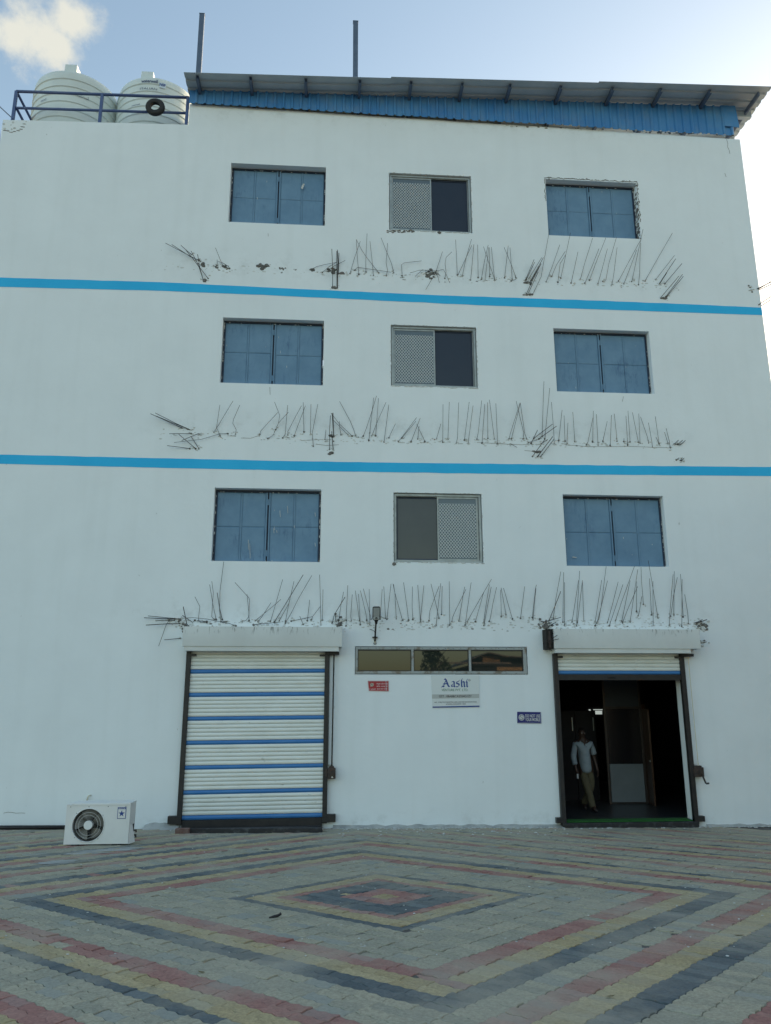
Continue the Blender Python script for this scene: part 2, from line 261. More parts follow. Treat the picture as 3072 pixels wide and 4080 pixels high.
# pavers: four colours, each stone its own shade, dust over all of them
def paver_mat(name, base, alt, dust, wild=0.25):
    m = bpy.data.materials.new(name); m.use_nodes = True; t = m.node_tree; b = t.nodes['Principled BSDF']
    b.inputs['Roughness'].default_value = 0.85; b.inputs['Specular IOR Level'].default_value = 0.3
    nn, lk = t.nodes.new, t.links.new
    g = nn('ShaderNodeNewGeometry'); oi = nn('ShaderNodeObjectInfo')
    ad = nn('ShaderNodeMath'); ad.operation = 'ADD'; lk(oi.outputs['Random'], ad.inputs[0]); lk(g.outputs['Random Per Island'], ad.inputs[1])
    fr = nn('ShaderNodeMath'); fr.operation = 'FRACT'; lk(ad.outputs[0], fr.inputs[0])
    mix1 = nn('ShaderNodeMix'); mix1.data_type = 'RGBA'; lk(fr.outputs[0], mix1.inputs[0]); mix1.inputs[6].default_value = (*base, 1); mix1.inputs[7].default_value = (*alt, 1)
    # stone grain
    n1 = nn('ShaderNodeTexNoise'); n1.inputs['Scale'].default_value = 38; n1.inputs['Detail'].default_value = 8; n1.inputs['Roughness'].default_value = 0.75; lk(g.outputs['Position'], n1.inputs['Vector'])
    k1 = nn('ShaderNodeMapRange'); k1.inputs['From Min'].default_value = 0.3; k1.inputs['From Max'].default_value = 0.7; k1.inputs['To Min'].default_value = 0.58; k1.inputs['To Max'].default_value = 1.32; lk(n1.outputs['Fac'], k1.inputs['Value'])
    mu = nn('ShaderNodeMix'); mu.data_type = 'RGBA'; mu.blend_type = 'MULTIPLY'; mu.inputs[0].default_value = 1.0; lk(mix1.outputs[2], mu.inputs[6])
    cb = nn('ShaderNodeCombineColor'); [lk(k1.outputs[0], cb.inputs[i]) for i in range(3)]; lk(cb.outputs[0], mu.inputs[7])
    # odd stones
    f2 = nn('ShaderNodeMath'); f2.operation = 'MULTIPLY'; lk(fr.outputs[0], f2.inputs[0]); f2.inputs[1].default_value = 17.3
    f3 = nn('ShaderNodeMath'); f3.operation = 'FRACT'; lk(f2.outputs[0], f3.inputs[0])
    k2 = nn('ShaderNodeMapRange'); k2.inputs['From Min'].default_value = 0.86; k2.inputs['From Max'].default_value = 0.92; k2.inputs['To Max'].default_value = wild; lk(f3.outputs[0], k2.inputs['Value'])
    mo = nn('ShaderNodeMix'); mo.data_type = 'RGBA'; lk(k2.outputs[0], mo.inputs[0]); lk(mu.outputs[2], mo.inputs[6]); mo.inputs[7].default_value = (0.24, 0.29, 0.30, 1)
    # dust: large soft patches, thicker along the foot of the wall
    n2 = nn('ShaderNodeTexNoise'); n2.inputs['Scale'].default_value = 0.75; n2.inputs['Detail'].default_value = 9; n2.inputs['Roughness'].default_value = 0.66; lk(g.outputs['Position'], n2.inputs['Vector'])
    sp = nn('ShaderNodeSeparateXYZ'); lk(g.outputs['Position'], sp.inputs[0])
    yy = nn('ShaderNodeMapRange'); yy.inputs['From Min'].default_value = -3.2; yy.inputs['From Max'].default_value = 0.0; yy.inputs['To Max'].default_value = 0.17; lk(sp.outputs[1], yy.inputs['Value'])
    s = nn('ShaderNodeMath'); s.operation = 'ADD'; lk(n2.outputs['Fac'], s.inputs[0]); lk(yy.outputs[0], s.inputs[1])
    k3 = nn('ShaderNodeMapRange'); k3.inputs['From Min'].default_value = 0.44; k3.inputs['From Max'].default_value = 0.68; k3.inputs['To Min'].default_value = 0.10; k3.inputs['To Max'].default_value = dust; lk(s.outputs[0], k3.inputs['Value'])
    md = nn('ShaderNodeMix'); md.data_type = 'RGBA'; lk(k3.outputs[0], md.inputs[0]); lk(mo.outputs[2], md.inputs[6]); md.inputs[7].default_value = (0.395, 0.375, 0.30, 1)
    lk(md.outputs[2], b.inputs['Base Color'])
    n3 = nn('ShaderNodeTexNoise'); n3.inputs['Scale'].default_value = 60; n3.inputs['Detail'].default_value = 4; lk(g.outputs['Position'], n3.inputs['Vector'])
    bp = nn('ShaderNodeBump'); bp.inputs['Strength'].default_value = 0.6; bp.inputs['Distance'].default_value = 0.006; lk(n3.outputs['Fac'], bp.inputs['Height']); lk(bp.outputs[0], b.inputs['Normal'])
    return m
PAV = {'grey': paver_mat('grey_paver', (0.30, 0.30, 0.24), (0.405, 0.38, 0.285), 0.5, 0.5),
       'red': paver_mat('red_paver', (0.30, 0.13, 0.118), (0.38, 0.195, 0.17), 0.80),
       'yellow': paver_mat('yellow_paver', (0.37, 0.295, 0.155), (0.46, 0.385, 0.225), 0.75),
       'dark': paver_mat('charcoal_paver', (0.052, 0.082, 0.105), (0.105, 0.135, 0.155), 0.80)}

# ------------------------------------------------------------------ mesh helpers
WL = {}     # world location of every linked object (all children are unrotated)
class MB:
    def __init__(s): s.v = []; s.f = []; s.sm = False
    def add(s, vs, fs):
        o = len(s.v); s.v += [tuple(q) for q in vs]; s.f += [tuple(i+o for i in f) for f in fs]; return s
    def quad(s, *vs): return s.add(vs, [tuple(range(len(vs)))])
    def box(s, x0, x1, y0, y1, z0, z1):
        return s.add([(x0,y0,z0),(x1,y0,z0),(x1,y1,z0),(x0,y1,z0),(x0,y0,z1),(x1,y0,z1),(x1,y1,z1),(x0,y1,z1)],
                     [(0,3,2,1),(4,5,6,7),(0,1,5,4),(1,2,6,5),(2,3,7,6),(3,0,4,7)])
    def hexa(s, c):   # 8 corners, bottom ring then top ring
        return s.add(c, [(0,3,2,1),(4,5,6,7),(0,1,5,4),(1,2,6,5),(2,3,7,6),(3,0,4,7)])
    def slab(s, quad, y0, y1):   # quad of (x,z) anticlockwise seen from -y ; front at y0
        n = len(quad); return s.add([(x,y0,z) for x,z in quad]+[(x,y1,z) for x,z in quad],
            [tuple(range(n)), tuple(range(2*n-1,n-1,-1))]+[(i,n+i,n+(i+1)%n,(i+1)%n) for i in range(n)])
    def tube(s, pts, r, n=6, cap=True):
        pts = [Vector(p) for p in pts]; rs = r if isinstance(r, (list, tuple)) else [r]*len(pts)
        o = len(s.v); up = None
        for i, p in enumerate(pts):
            d = (pts[min(i+1, len(pts)-1)]-pts[max(i-1, 0)]).normalized()
            if up is None: up = d.orthogonal().normalized()
            up = (up - d*up.dot(d)).normalized(); sd = d.cross(up)
            for k in range(n):
                a = 2*math.pi*k/n; s.v.append(tuple(p + (up*math.cos(a)+sd*math.sin(a))*rs[i]))
        for i in range(len(pts)-1):
            for k in range(n):
                s.f.append((o+i*n+k, o+i*n+(k+1)%n, o+(i+1)*n+(k+1)%n, o+(i+1)*n+k))
        if cap:
            s.f.append(tuple(o+k for k in range(n-1, -1, -1))); s.f.append(tuple(o+(len(pts)-1)*n+k for k in range(n)))
        return s
    def bar(s, a, b, w, h, up=(0,0,1)):
        a, b = Vector(a), Vector(b); d = (b-a).normalized(); u = Vector(up); u = (u-d*u.dot(d)).normalized(); q = d.cross(u)
        c = [p + q*sx*w/2 + u*sz*h/2 for p in (a, b) for sx, sz in ((-1,-1),(1,-1),(1,1),(-1,1))]
        return s.add(c, [(3,2,1,0),(4,5,6,7),(0,1,5,4),(1,2,6,5),(2,3,7,6),(3,0,4,7)])
    def lathe(s, prof, cx, cy, n=48):
        o = len(s.v)
        for r, z in prof:
            for k in range(n):
                a = 2*math.pi*k/n; s.v.append((cx+r*math.cos(a), cy+r*math.sin(a), z))
        for i in range(len(prof)-1):
            for k in range(n): s.f.append((o+i*n+k, o+i*n+(k+1)%n, o+(i+1)*n+(k+1)%n, o+(i+1)*n+k))
        s.f.append(tuple(o+k for k in range(n-1,-1,-1))); s.f.append(tuple(o+(len(prof)-1)*n+k for k in range(n))); return s
    def disc(s, cx, cz, y0, y1, r, n=32):   # short cylinder along y
        return s.slab([(cx+r*math.cos(2*math.pi*k/n), cz+r*math.sin(2*math.pi*k/n)) for k in range(n)], y0, y1)
    def ring(s, cx, cz, y, R_, r, n=40, m=8):
        o = len(s.v)
        for k in range(n):
            a = 2*math.pi*k/n
            for j in range(m):
                b = 2*math.pi*j/m; q = R_+r*math.cos(b); s.v.append((cx+q*math.cos(a), y+r*math.sin(b), cz+q*math.sin(a)))
        for k in range(n):
            for j in range(m): s.f.append((o+k*m+j, o+((k+1)%n)*m+j, o+((k+1)%n)*m+(j+1)%m, o+k*m+(j+1)%m))
        return s
    def rock(s, p, r, sq=(1,1,1)):
        t = (1+5**.5)/2; vs = [(-1,t,0),(1,t,0),(-1,-t,0),(1,-t,0),(0,-1,t),(0,1,t),(0,-1,-t),(0,1,-t),(t,0,-1),(t,0,1),(-t,0,-1),(-t,0,1)]
        fs = [(0,11,5),(0,5,1),(0,1,7),(0,7,10),(0,10,11),(1,5,9),(5,11,4),(11,10,2),(10,7,6),(7,1,8),(3,9,4),(3,4,2),(3,2,6),(3,6,8),(3,8,9),(4,9,5),(2,4,11),(6,2,10),(8,6,7),(9,8,1)]
        return s.add([tuple(p[i]+v[i]*r*sq[i]/1.9*rnd.uniform(.65,1.25) for i in range(3)) for v in vs], fs)
    def mesh(s, name, off=(0,0,0)):
        me = bpy.data.meshes.new(name); me.from_pydata([(a-off[0],b-off[1],c-off[2]) for a,b,c in s.v], [], s.f); me.update()
        return me
    def build(s, name, m, parent=None, smooth=False, bevel=0.0, loc=None, fix=False):
        off = WL[parent.name] if parent else (loc or (0,0,0))
        me = s.mesh(name, off)
        if fix or bevel:
            import bmesh
            bm = bmesh.new(); bm.from_mesh(me); bmesh.ops.recalc_face_normals(bm, faces=bm.faces)
            if bevel: bmesh.ops.bevel(bm, geom=list(bm.edges), offset=bevel, segments=2, affect='EDGES', clamp_overlap=True, profile=0.5)
            bm.to_mesh(me); bm.free()
        o = bpy.data.objects.new(name, me); S.collection.objects.link(o)
        for q in (m if isinstance(m, (list, tuple)) else [m]): me.materials.append(q)
        if parent: o.parent = parent
        else: o.location = off
        WL[o.name] = off
        if smooth:
            for p in me.polygons: p.use_smooth = True
        return o
def smooth_by_angle(o, deg=40):
    me = o.data
    for p in me.polygons: p.use_smooth = True
    try: me.set_sharp_from_angle(angle=R(deg))
    except Exception: pass
def thing(name, label, cat, loc=(0,0,0), group=None):
    o = bpy.data.objects.new(name, None); S.collection.objects.link(o); o.location = loc; WL[o.name] = tuple(loc)
    o['label'] = label; o['category'] = cat
    if group: o['group'] = group
    return o
def tag(o, label, cat, group=None):
    o['label'] = label; o['category'] = cat
    if group: o['group'] = group
    return o
def text(s, name, m, parent, x, z, y, h=None, width=None, align='LEFT', bold=0.0, rot=0.0, wrap=None):
    """flat lettering facing -Y; x,z = baseline start (or centre)"""
    cu = bpy.data.curves.new(name, 'FONT'); cu.body = s; cu.align_x = 'LEFT'; cu.resolution_u = 3; cu.offset = bold
    o = bpy.data.objects.new(name, cu); S.collection.objects.link(o); dg = bpy.context.evaluated_depsgraph_get()
    me = bpy.data.meshes.new_from_object(o.evaluated_get(dg)); bpy.data.objects.remove(o); bpy.data.curves.remove(cu)
    vs = [tuple(v.co) for v in me.vertices]
    if not vs: return None
    xs = [v[0] for v in vs]; ys = [v[1] for v in vs]; x0, x1 = min(xs), max(xs); hy = max(ys)
    sy = (h/0.72) if h else width/(x1-x0); sx = width/(x1-x0) if width else sy
    if not h: sy = sx
    off = WL[parent.name]; ca, sa = math.cos(rot), math.sin(rot)
    for v in me.vertices:
        a = (v.co.x-x0)*sx; b = v.co.y*sy
        if align == 'CENTER': a -= (x1-x0)*sx/2
        px_, pz_ = x+a*ca-b*sa, z+a*sa+b*ca
        if wrap: cx, cy, rr = wrap; th = (px_-cx)/rr; X, Y = cx+rr*math.sin(th), cy-rr*math.cos(th)-0.004
        else: X, Y = px_, y
        v.co = (X-off[0], Y-off[1], pz_-off[2])
    me.name = name; ob = bpy.data.objects.new(name, me); S.collection.objects.link(ob); me.materials.clear(); me.materials.append(m)
    ob.parent = parent; WL[ob.name] = off
    return ob

# ------------------------------------------------------------------ ground and paving
gr = MB(); xs_ = [-600, -20, 20, 600]; ys_ = [(600, -0.12), (0.2, -0.05), (-16, 0.755), (-600, 0.755)]
for j, (yy, zz) in enumerate(ys_):
    for xx in xs_: gr.v.append((xx, yy, zz + SX*(max(-20, min(20, xx))-0.5)))
for j in range(3):
    for i in range(3): gr.f.append((j*4+i, (j+1)*4+i, (j+1)*4+i+1, j*4+i+1))
g_ = gr.build('ground', M['earth']); g_['kind'] = 'structure'; g_['label'] = 'dusty ground beyond the paved yard'
bed = MB(); c4 = [(-14, 0.0), (-14, -15.5), (16, -15.5), (16, 0.0)]
bed.quad(*[(x, y, gz(x, y)-0.013) for x, y in c4])
paving = bed.build('courtyard_paving', M['sand']); paving['kind'] = 'structure'; paving['label'] = 'courtyard paved in concentric diamonds of coloured interlocking pavers'
A_ = R(-42.6); U = Vector((math.cos(A_), math.sin(A_))); V = Vector((-U.y, U.x)); CEN = Vector((0.62, -6.56))
PL, PW = 0.2222, 0.1111
def band(s, t):
    d = max(abs(s), abs(t))
    for lim, c in ((.10,'yellow'),(.36,'red'),(.70,'dark'),(.81,'red'),(.945,'yellow'),(1.06,'dark'),(1.90,'grey'),(2.14,'red'),(2.37,'yellow'),(2.61,'dark')):
        if d < lim: return c
    k = (d-2.61) % 1.0
    return 'grey' if k < .35 else 'red' if k < .57 else 'yellow' if k < .78 else 'dark'
def outline(L_, ends):
    a = 0.0085; k = max(2, round(L_/PL*8)); pts = []
    w = [0, .55, 1, .55, 0, -.55, -1, -.55] if False else None
    def e(s): 
        ph = (s/(PL/2)) % 1.0; return a*(4*abs(ph-0.5)-1)
    ss = [i*PL/4 for i in range(int(round(L_/(PL/4)))+1)]
    low = [(s, e(s)) for s in ss]
    right = [(L_+0.004, PW*0.2), (L_-0.008, PW*0.62)]
    up = [(s, PW+e(s)) for s in reversed(ss)]
    left = [(-0.008, PW*0.62), (0.004, PW*0.2)]
    return low+right+up+left
def paver_geo(L_, h=0.0):
    ol = outline(L_, 0); cx = L_/2; cy = PW/2; n = len(ol)
    def sh(q, d):
        x, y = q[0]-cx, q[1]-cy; return (x*(1-2*d/L_), y*(1-2*d/PW))
    top = [(*sh(q, 0.0062), h) for q in ol]; mid = [(*sh(q, 0.0012), h-0.0035) for q in ol]; bot = [(*sh(q, 0.0012), h-0.022) for q in ol]
    vs = top+mid+bot
    fs = [tuple(range(n))]+[(i, n+i, n+(i+1)%n, (i+1)%n) for i in range(n)]+[(n+i, 2*n+i, 2*n+(i+1)%n, n+(i+1)%n) for i in range(n)]
    return vs, fs
tilt = Matrix(((1,0,0),(0,1,0),(SX,SY,1)))
full_v, full_f = paver_geo(PL); half_v, half_f = paver_geo(PL/2)
cells = []
for j in range(-85, 85):
    t = (j+0.5)*PW
    for i in range(-50, 50):
        s = (i+0.5)*PL
        c = CEN + U*(s+0.058*t) + V*t
        if not (-9.3 < c.x < 11.3 and -13.2 < c.y < -0.02): continue
        if abs(c.x-0.6) > 3.6+(c.y+11.5)*0.72: continue
        c1, c2 = band(s-PL/4, t), band(s+PL/4, t)
        if c1 == c2: cells.append((c, PL, c1))
        elif max(abs(s), abs(t)) < 1.3:
            cells.append((c-U*PL/4, PL/2, c1)); cells.append((c+U*PL/4, PL/2, c2))
        else: cells.append((c, PL, band(s, t)))
mixr = random.Random(3)
for k in range(len(cells)):
    if mixr.random() < .008 and cells[k][2] != 'grey': cells[k] = (cells[k][0], cells[k][1], mixr.choice(('grey', 'grey', 'yellow', 'red')))
def in_view(c):
    d = Vector((c.x, c.y, gz(c.x, c.y)))-CAM; z = d.dot(_f)
    if z < 0.5: return None
    x = IMG_W/2+FPX*d.dot(_r)/z; y = IMG_H/2-FPX*d.dot(_u)/z
    return z if (-20 < x < IMG_W+20 and y < IMG_H+20) else None
vis = sorted([(in_view(c[0]), k) for k, c in enumerate(cells) if in_view(c[0])]); named = set(k for _, k in vis[:298])
base_me = {}
for L_, vs, fs in ((PL, full_v, full_f), (PL/2, half_v, half_f)):
    for cn in PAV:
        for var in range(3):
            me = bpy.data.meshes.new('paver'); rr = random.Random(var*7+1)
            me.from_pydata([(x, y, z) for x, y, z in vs], [], fs); me.materials.append(PAV[cn]); base_me[(L_, cn, var)] = me
stuff = {}
rotz = Matrix(((U.x, V.x, 0), (U.y, V.y, 0), (0, 0, 1)))
field = MB(); field_mat = []; names = list(PAV)
for k, (c, L_, cn) in enumerate(cells):
    r_ = random.Random(k); dz = r_.uniform(-0.0055, 0.002) - (0.006 if r_.random() < 0.03 else 0); ax, ay = r_.gauss(0, .011), r_.gauss(0, .024); ang = r_.gauss(0, .006)
    mt = tilt @ Matrix.Rotation(ang, 3, 'Z') @ rotz @ Matrix.Rotation(ax, 3, 'X') @ Matrix.Rotation(ay, 3, 'Y')
    loc = Vector((c.x+r_.gauss(0,.0012), c.y+r_.gauss(0,.0012), gz(c.x, c.y)+dz))
    if k in named:
        o = bpy.data.objects.new('paver', base_me[(L_, cn, r_.randrange(3))]); S.collection.objects.link(o)
        o.matrix_world = Matrix.Translation(loc) @ mt.to_4x4(); o.parent = paving
    else:
        vs, fs = (full_v, full_f) if L_ == PL else (half_v, half_f)
        o0 = len(field.v); field.v += [tuple(loc + mt @ Vector(v)) for v in vs]
        field.f += [tuple(i+o0 for i in f) for f in fs]; field_mat += [names.index(cn)]*len(fs)
fo = field.build('paver_field', [PAV[n] for n in names], paving); fo['kind'] = 'stuff'
fo.data.polygons.foreach_set('material_index', field_mat); fo.data.update()

# dried cement spills in front of the air conditioner, thin irregular skins
def blob(mb, cx, cy, rx, ry, ang, n=26, h=0.004, seed=0):
    r_ = random.Random(seed); ca, sa = math.cos(ang), math.sin(ang); ring_ = []
    for k in range(n):
        a = 2*math.pi*k/n; q = 0.75+0.5*r_.random(); x, y = rx*q*math.cos(a), ry*q*math.sin(a)
        X, Y = cx+x*ca-y*sa, cy+x*sa+y*ca; ring_.append((X, Y, gz(X, Y)+0.001))
    mb.add([(cx, cy, gz(cx, cy)+h)]+ring_, [(0, k+1, (k+1) % n+1) for k in range(n)])
sp = MB()
for i, (px, py, rx, ry) in enumerate([(215, 3437, .22, .10), (255, 3430, .20, .07), (330, 3400, .30, .10), (420, 3388, .45, .12), (500, 3380, .3, .09), (1930-600, 3346, .2, .06), (1395, 3343, .12, .04), (1440, 3343, .13, .05)]):
    q = PG(px, py); blob(sp, q.x, q.y, rx, ry, 0.2, seed=i)
so = sp.build('cement_spill', M['cement']); so['kind'] = 'stuff'; so['label'] = 'pale dried cement smeared over the pavers'; 

# ------------------------------------------------------------------ the building
bld = thing('factory_building', 'white three-window-wide factory building with blue stripes and a blue-edged metal roof', 'building', (1.0, 0.0, 0.0))
XL, XR = -7.5, 9.70
wins = {('L',2):[(919,647.5),(1298,668),(911,881),(1295,902)],('M',2):[(1550,687),(1877,704),(1551,914),(1882,930)],('R',2):[(2173,713),(2535,729.5),(2185,935),(2553,954)],
('L',1):[(887,1262),(1289.5,1280),(877,1522),(1288,1538)],('M',1):[(1557,1294),(1897,1304),(1558,1540),(1905,1543)],('R',1):[(2205,1310),(2585,1318),(2219,1557),(2608,1571.5)],
('L',0):[(853,1943),(1280,1950),(843,2234),(1275,2240)],('M',0):[(1566,1963),(1918,1967),(1571,2239.5),(1928,2242)],('R',0):[(2241,1971),(2639,1975),(2259,2253),(2669,2259.5)]}
rect = {}
for k, q in wins.items():
    a = [P(*p) for p in q]; rect[k] = ((a[0].x+a[2].x)/2, (a[1].x+a[3].x)/2, (a[2].z+a[3].z)/2, (a[0].z+a[1].z)/2)
STRIP = (0.50, 3.915, 2.785, 3.325)
DOOR2 = (4.50, 7.02, 0.03, 3.25)
holes = list(rect.values())+[STRIP, DOOR2]
TOPZ = 14.60
xb = sorted(set([XL, XR]+[h[0] for h in holes]+[h[1] for h in holes])); zb = sorted(set([-0.12, TOPZ]+[h[2] for h in holes]+[h[3] for h in holes]))
w = MB()
for i in range(len(xb)-1):
    for j in range(len(zb)-1):
        cx, cz = (xb[i]+xb[i+1])/2, (zb[j]+zb[j+1])/2
        if any(h[0] < cx < h[1] and h[2] < cz < h[3] for h in holes): continue
        w.quad((xb[i],0,zb[j]), (xb[i+1],0,zb[j]), (xb[i+1],0,zb[j+1]), (xb[i],0,zb[j+1]))
for (x0, x1, z0, z1) in holes:
    D = 0.27
    w.quad((x0,0,z0),(x0,0,z1),(x0,D,z1),(x0,D,z0)); w.quad((x1,0,z0),(x1,D,z0),(x1,D,z1),(x1,0,z1))
    w.quad((x0,0,z1),(x1,0,z1),(x1,D,z1),(x0,D,z1)); w.quad((x0,0,z0),(x0,D,z0),(x1,D,z0),(x1,0,z0))
# parapet / top profile, 0.2 m thick with irregular, hand-plastered upper edge
def topz(x):
    j = 0.012*mnoise.noise((x*3.1, 2.0, 0))
    return (14.967+(x-XL)/(-3.41-XL)*0.113 if x < -3.41 else 15.638-(x+3.41)/13.1*0.183)+j
xt = sorted(set([XL+i*0.2 for i in range(87) if XL+i*0.2 < XR-0.1]+[-3.41, XR]))
def toprow(xs, zf):
    for a, b in zip(xs[:-1], xs[1:]):
        w.quad((a,0,TOPZ),(b,0,TOPZ),(b,0,zf(b)),(a,0,zf(a))); w.quad((a,0,zf(a)),(b,0,zf(b)),(b,.2,zf(b)),(a,.2,zf(a))); w.quad((b,.2,TOPZ-.4),(a,.2,TOPZ-.4),(a,.2,zf(a)),(b,.2,zf(b)))
left = [x for x in xt if x < -3.411]+[-3.41]; right = [x for x in xt if x >= -3.411]
toprow(left, lambda x: topz(min(x, -3.4101))); toprow(right, lambda x: topz(max(x, -3.41)) if x > -3.40 else 15.638)
w.quad((-3.41,0,15.07),(-3.41,0,15.638),(-3.41,.2,15.638),(-3.41,.2,15.07))
BK = 13.0
w.quad((XL,0,-.12),(XL,0,14.967),(XL,BK,14.967),(XL,BK,-.12)); w.quad((XR,0,-.12),(XR,BK,-.12),(XR,BK,15.5),(XR,0,15.455))
w.quad((XL,BK,-.12),(XL,BK,14.9),(XR,BK,15.5),(XR,BK,-.12)); w.quad((XL,.2,14.2),(-3.41,.2,14.2),(-3.41,BK,14.2),(XL,BK,14.2))
w.quad((-3.41,.2,14.2),(-3.41,.2,15.6),(-3.41,BK,15.6),(-3.41,BK,14.2)); w.quad((-3.41,.2,15.4),(XR,.2,15.4),(XR,BK,15.4),(-3.41,BK,15.4))
wall = w.build('wall', M['wall'], bld)
# painted stripes
def stripe(top, bot, xl, xr):
    T = [P(*q) for q in top]; B = [P(*q) for q in bot]
    def itp(Q, x):
        if x <= Q[0].x: return Q[0].z
        for a, b in zip(Q[:-1], Q[1:]):
            if a.x <= x <= b.x: return a.z+(b.z-a.z)*(x-a.x)/(b.x-a.x)
        return Q[-1].z
    xs = sorted(set([xl, xr]+[q.x for q in T+B if xl < q.x < xr]+[xl+.23*i for i in range(1, 74) if xl+.23*i < xr])); m = MB(); ju = {x: (.007*mnoise.noise((x*2.3, 5, 1)), .009*mnoise.noise((x*2.9, 9, 4))) for x in xs}
    for a, b in zip(xs[:-1], xs[1:]): m.quad((a,-.004,itp(B,a)+ju[a][0]),(b,-.004,itp(B,b)+ju[b][0]),(b,-.004,itp(T,b)+ju[b][1]),(a,-.004,itp(T,a)+ju[a][1]))
    return m.build('painted_stripe', M['stripe'], bld)
stripe([(0,1106),(640,1124.5),(1240,1154),(1780,1178),(2380,1198),(2780,1214),(3038,1226)], [(0,1143),(640,1159),(1036,1175),(1900,1216),(3040,1256)], XL, XR-.002)
stripe([(0,1811),(550,1824),(844,1830),(1088,1836),(1441,1842),(1950,1848),(2533,1856),(3072,1861)], [(0,1848),(550,1862),(1088,1873.5),(1441,1880),(1900,1887),(3072,1897)], XL, XR-.002)

# ---- steel shutter windows
def shutter_window(key, lab):
    x0, x1, z0, z1 = rect[key]; x0 += .012; x1 -= .012; z0 += .004; z1 -= .012
    yf = 0.165 if key[1] == 2 else .145; fr = MB(); t = .035
    fr.box(x0, x1, yf, yf+.05, z1-t, z1); fr.box(x0, x1, yf, yf+.05, z0, z0+.012); fr.box(x0, x0+t, yf, yf+.05, z0+.012, z1-t); fr.box(x1-t, x1, yf, yf+.05, z0+.012, z1-t)
    f = fr.build('shutter_window', M['shutter_dark'], bld); f['label'] = lab
    MB().box(x0+.002, x1-.002, yf+.06, yf+.075, z0+.002, z1-.002).build('back_plate', M['shutter'], f)
    MB().box((x0+x1)/2-.018, (x0+x1)/2+.018, yf+.034, yf+.058, z0+.013, z1-t-.001).build('gap_shade_strip', M['shutter_dark'], f)  # dark strip standing in for the shade between the two leaves
    a0, a1, b0, b1 = x0+t*.7, x1-t*.7, z0+.014, z1-t*1.1; cx = (a0+a1)/2; g = .016
    for side, (l, r) in enumerate(((a0, cx-g), (cx+g, a1))):
        mid = (l+r)/2+(.01 if side else -.01); zm = b0+(b1-b0)*rnd.uniform(.49, .53)
        st = MB(); s_ = .018
        st.box(mid-.016, mid+.016, yf+.009, yf+.03, b0, b1)
        e = l if side else r
        st.box(e-(0 if side else .028), e+(.028 if side else 0), yf-.006, yf+.03, b0, b1)
        st.build('leaf_stile', M['shutter'], f, bevel=.002)
        for (pl, pr) in ((l+(.028 if side else 0), mid-.016), (mid+.016, r-(0 if side else .028))):
            for (q0, q1) in ((b0, zm-.0005), (zm+.0005, b1)):
                p = MB(); d = .0015; dy = rnd.uniform(-.002, .002); n_ = 3
                A = (pl+d, pr-d, q0+.0005, q1-.0005); mi = .02
                p.add([(A[0],yf+.0225,A[2]),(A[1],yf+.0225,A[2]),(A[1],yf+.0225,A[3]),(A[0],yf+.0225,A[3]),
                       (A[0]+.002,yf+.018+dy,A[2]+.002),(A[1]-.002,yf+.018+dy,A[2]+.002),(A[1]-.002,yf+.018+dy,A[3]-.002),(A[0]+.002,yf+.018+dy,A[3]-.002),
                       (A[0]+mi,yf+.012+dy,A[2]+mi),(A[1]-mi,yf+.012+dy,A[2]+mi),(A[1]-mi,yf+.010-dy,A[3]-mi),(A[0]+mi,yf+.014,A[3]-mi)],
                      [(0,1,5,4),(1,2,6,5),(2,3,7,6),(3,0,4,7),(4,5,9,8),(5,6,10,9),(6,7,11,10),(7,4,8,11),(8,9,10,11)])
                p.build('shutter_panel', M['shutter'], f)
    for hz in (b0+.12*(b1-b0), b1-.14*(b1-b0)):
        h = MB(); h.tube([(cx,yf-.004,hz-.06),(cx,yf-.004,hz+.06)], .014, 8); h.build('hinge', M['shutter'], f)
        for xx in (a0-.006, a1+.006):
            h = MB(); h.tube([(xx,yf-.002,hz-.05),(xx,yf-.002,hz+.05)], .012, 8); h.build('hinge', M['shutter_dark'], f)
    # dried paint and plaster left round the frame
    pl = MB()
    for q in range(26):
        e = rnd.random(); sidex = rnd.choice((x0+.006, x1-.006)); zz = z0+(z1-z0)*rnd.random()
        pl.rock((sidex, yf-.004, zz), rnd.uniform(.010, .022), (.7, .5, rnd.uniform(.8, 2.2)))
    for q in range(10): pl.rock((x0+(x1-x0)*rnd.random(), yf-.003, z1-t-.004), rnd.uniform(.008, .016), (1.6, .5, .6))
    for q in range(5): pl.rock((a0+(a1-a0)*rnd.random(), yf+.012, b0+(b1-b0)*rnd.random()), rnd.uniform(.006, .014), (.5, .3, rnd.uniform(1, 4)))
    po = pl.build('plaster_fleck', M['crumb'], f); po['kind'] = 'stuff'
for k, lab in ((('L',2),'blue steel shutter window at the top left'),(('R',2),'blue steel shutter window with a broken plaster surround at the top right'),(('L',1),'blue steel shutter window at the middle left'),(('R',1),'blue steel shutter window at the middle right'),(('L',0),'blue steel shutter window with white paint drips at the lower left'),(('R',0),'blue steel shutter window at the lower right')):
    shutter_window(k, lab)
# extra paint drips on the lower left shutter
dr = MB()
for (px, py, ln) in [(1115,2047,26),(1145,2030,30),(1093,2105,14),(1090,2115,20),(1102,2118,10),(989,2170,40),(995,2195,60),(1172,2098,10),(1255,2050,16),(1255,2170,14)]:
    a = P(px, py-ln/2, .122); b = P(px+2, py+ln/2, .122); dr.bar(a, b, .009, .006, up=(0,1,0))
for (px, py) in ((1206,742),(1210,735),(1204,748)): q = P(px, py, .122); dr.rock(q, .03, (1, .2, 1.2))
for (px, py) in ((2285,2220),(2291,2221)): q = P(px, py, .122); dr.rock(q, .025, (1.6, .2, .6))
d_ = dr.build('paint_drip', M['crumb'], bld); d_['kind'] = 'stuff'

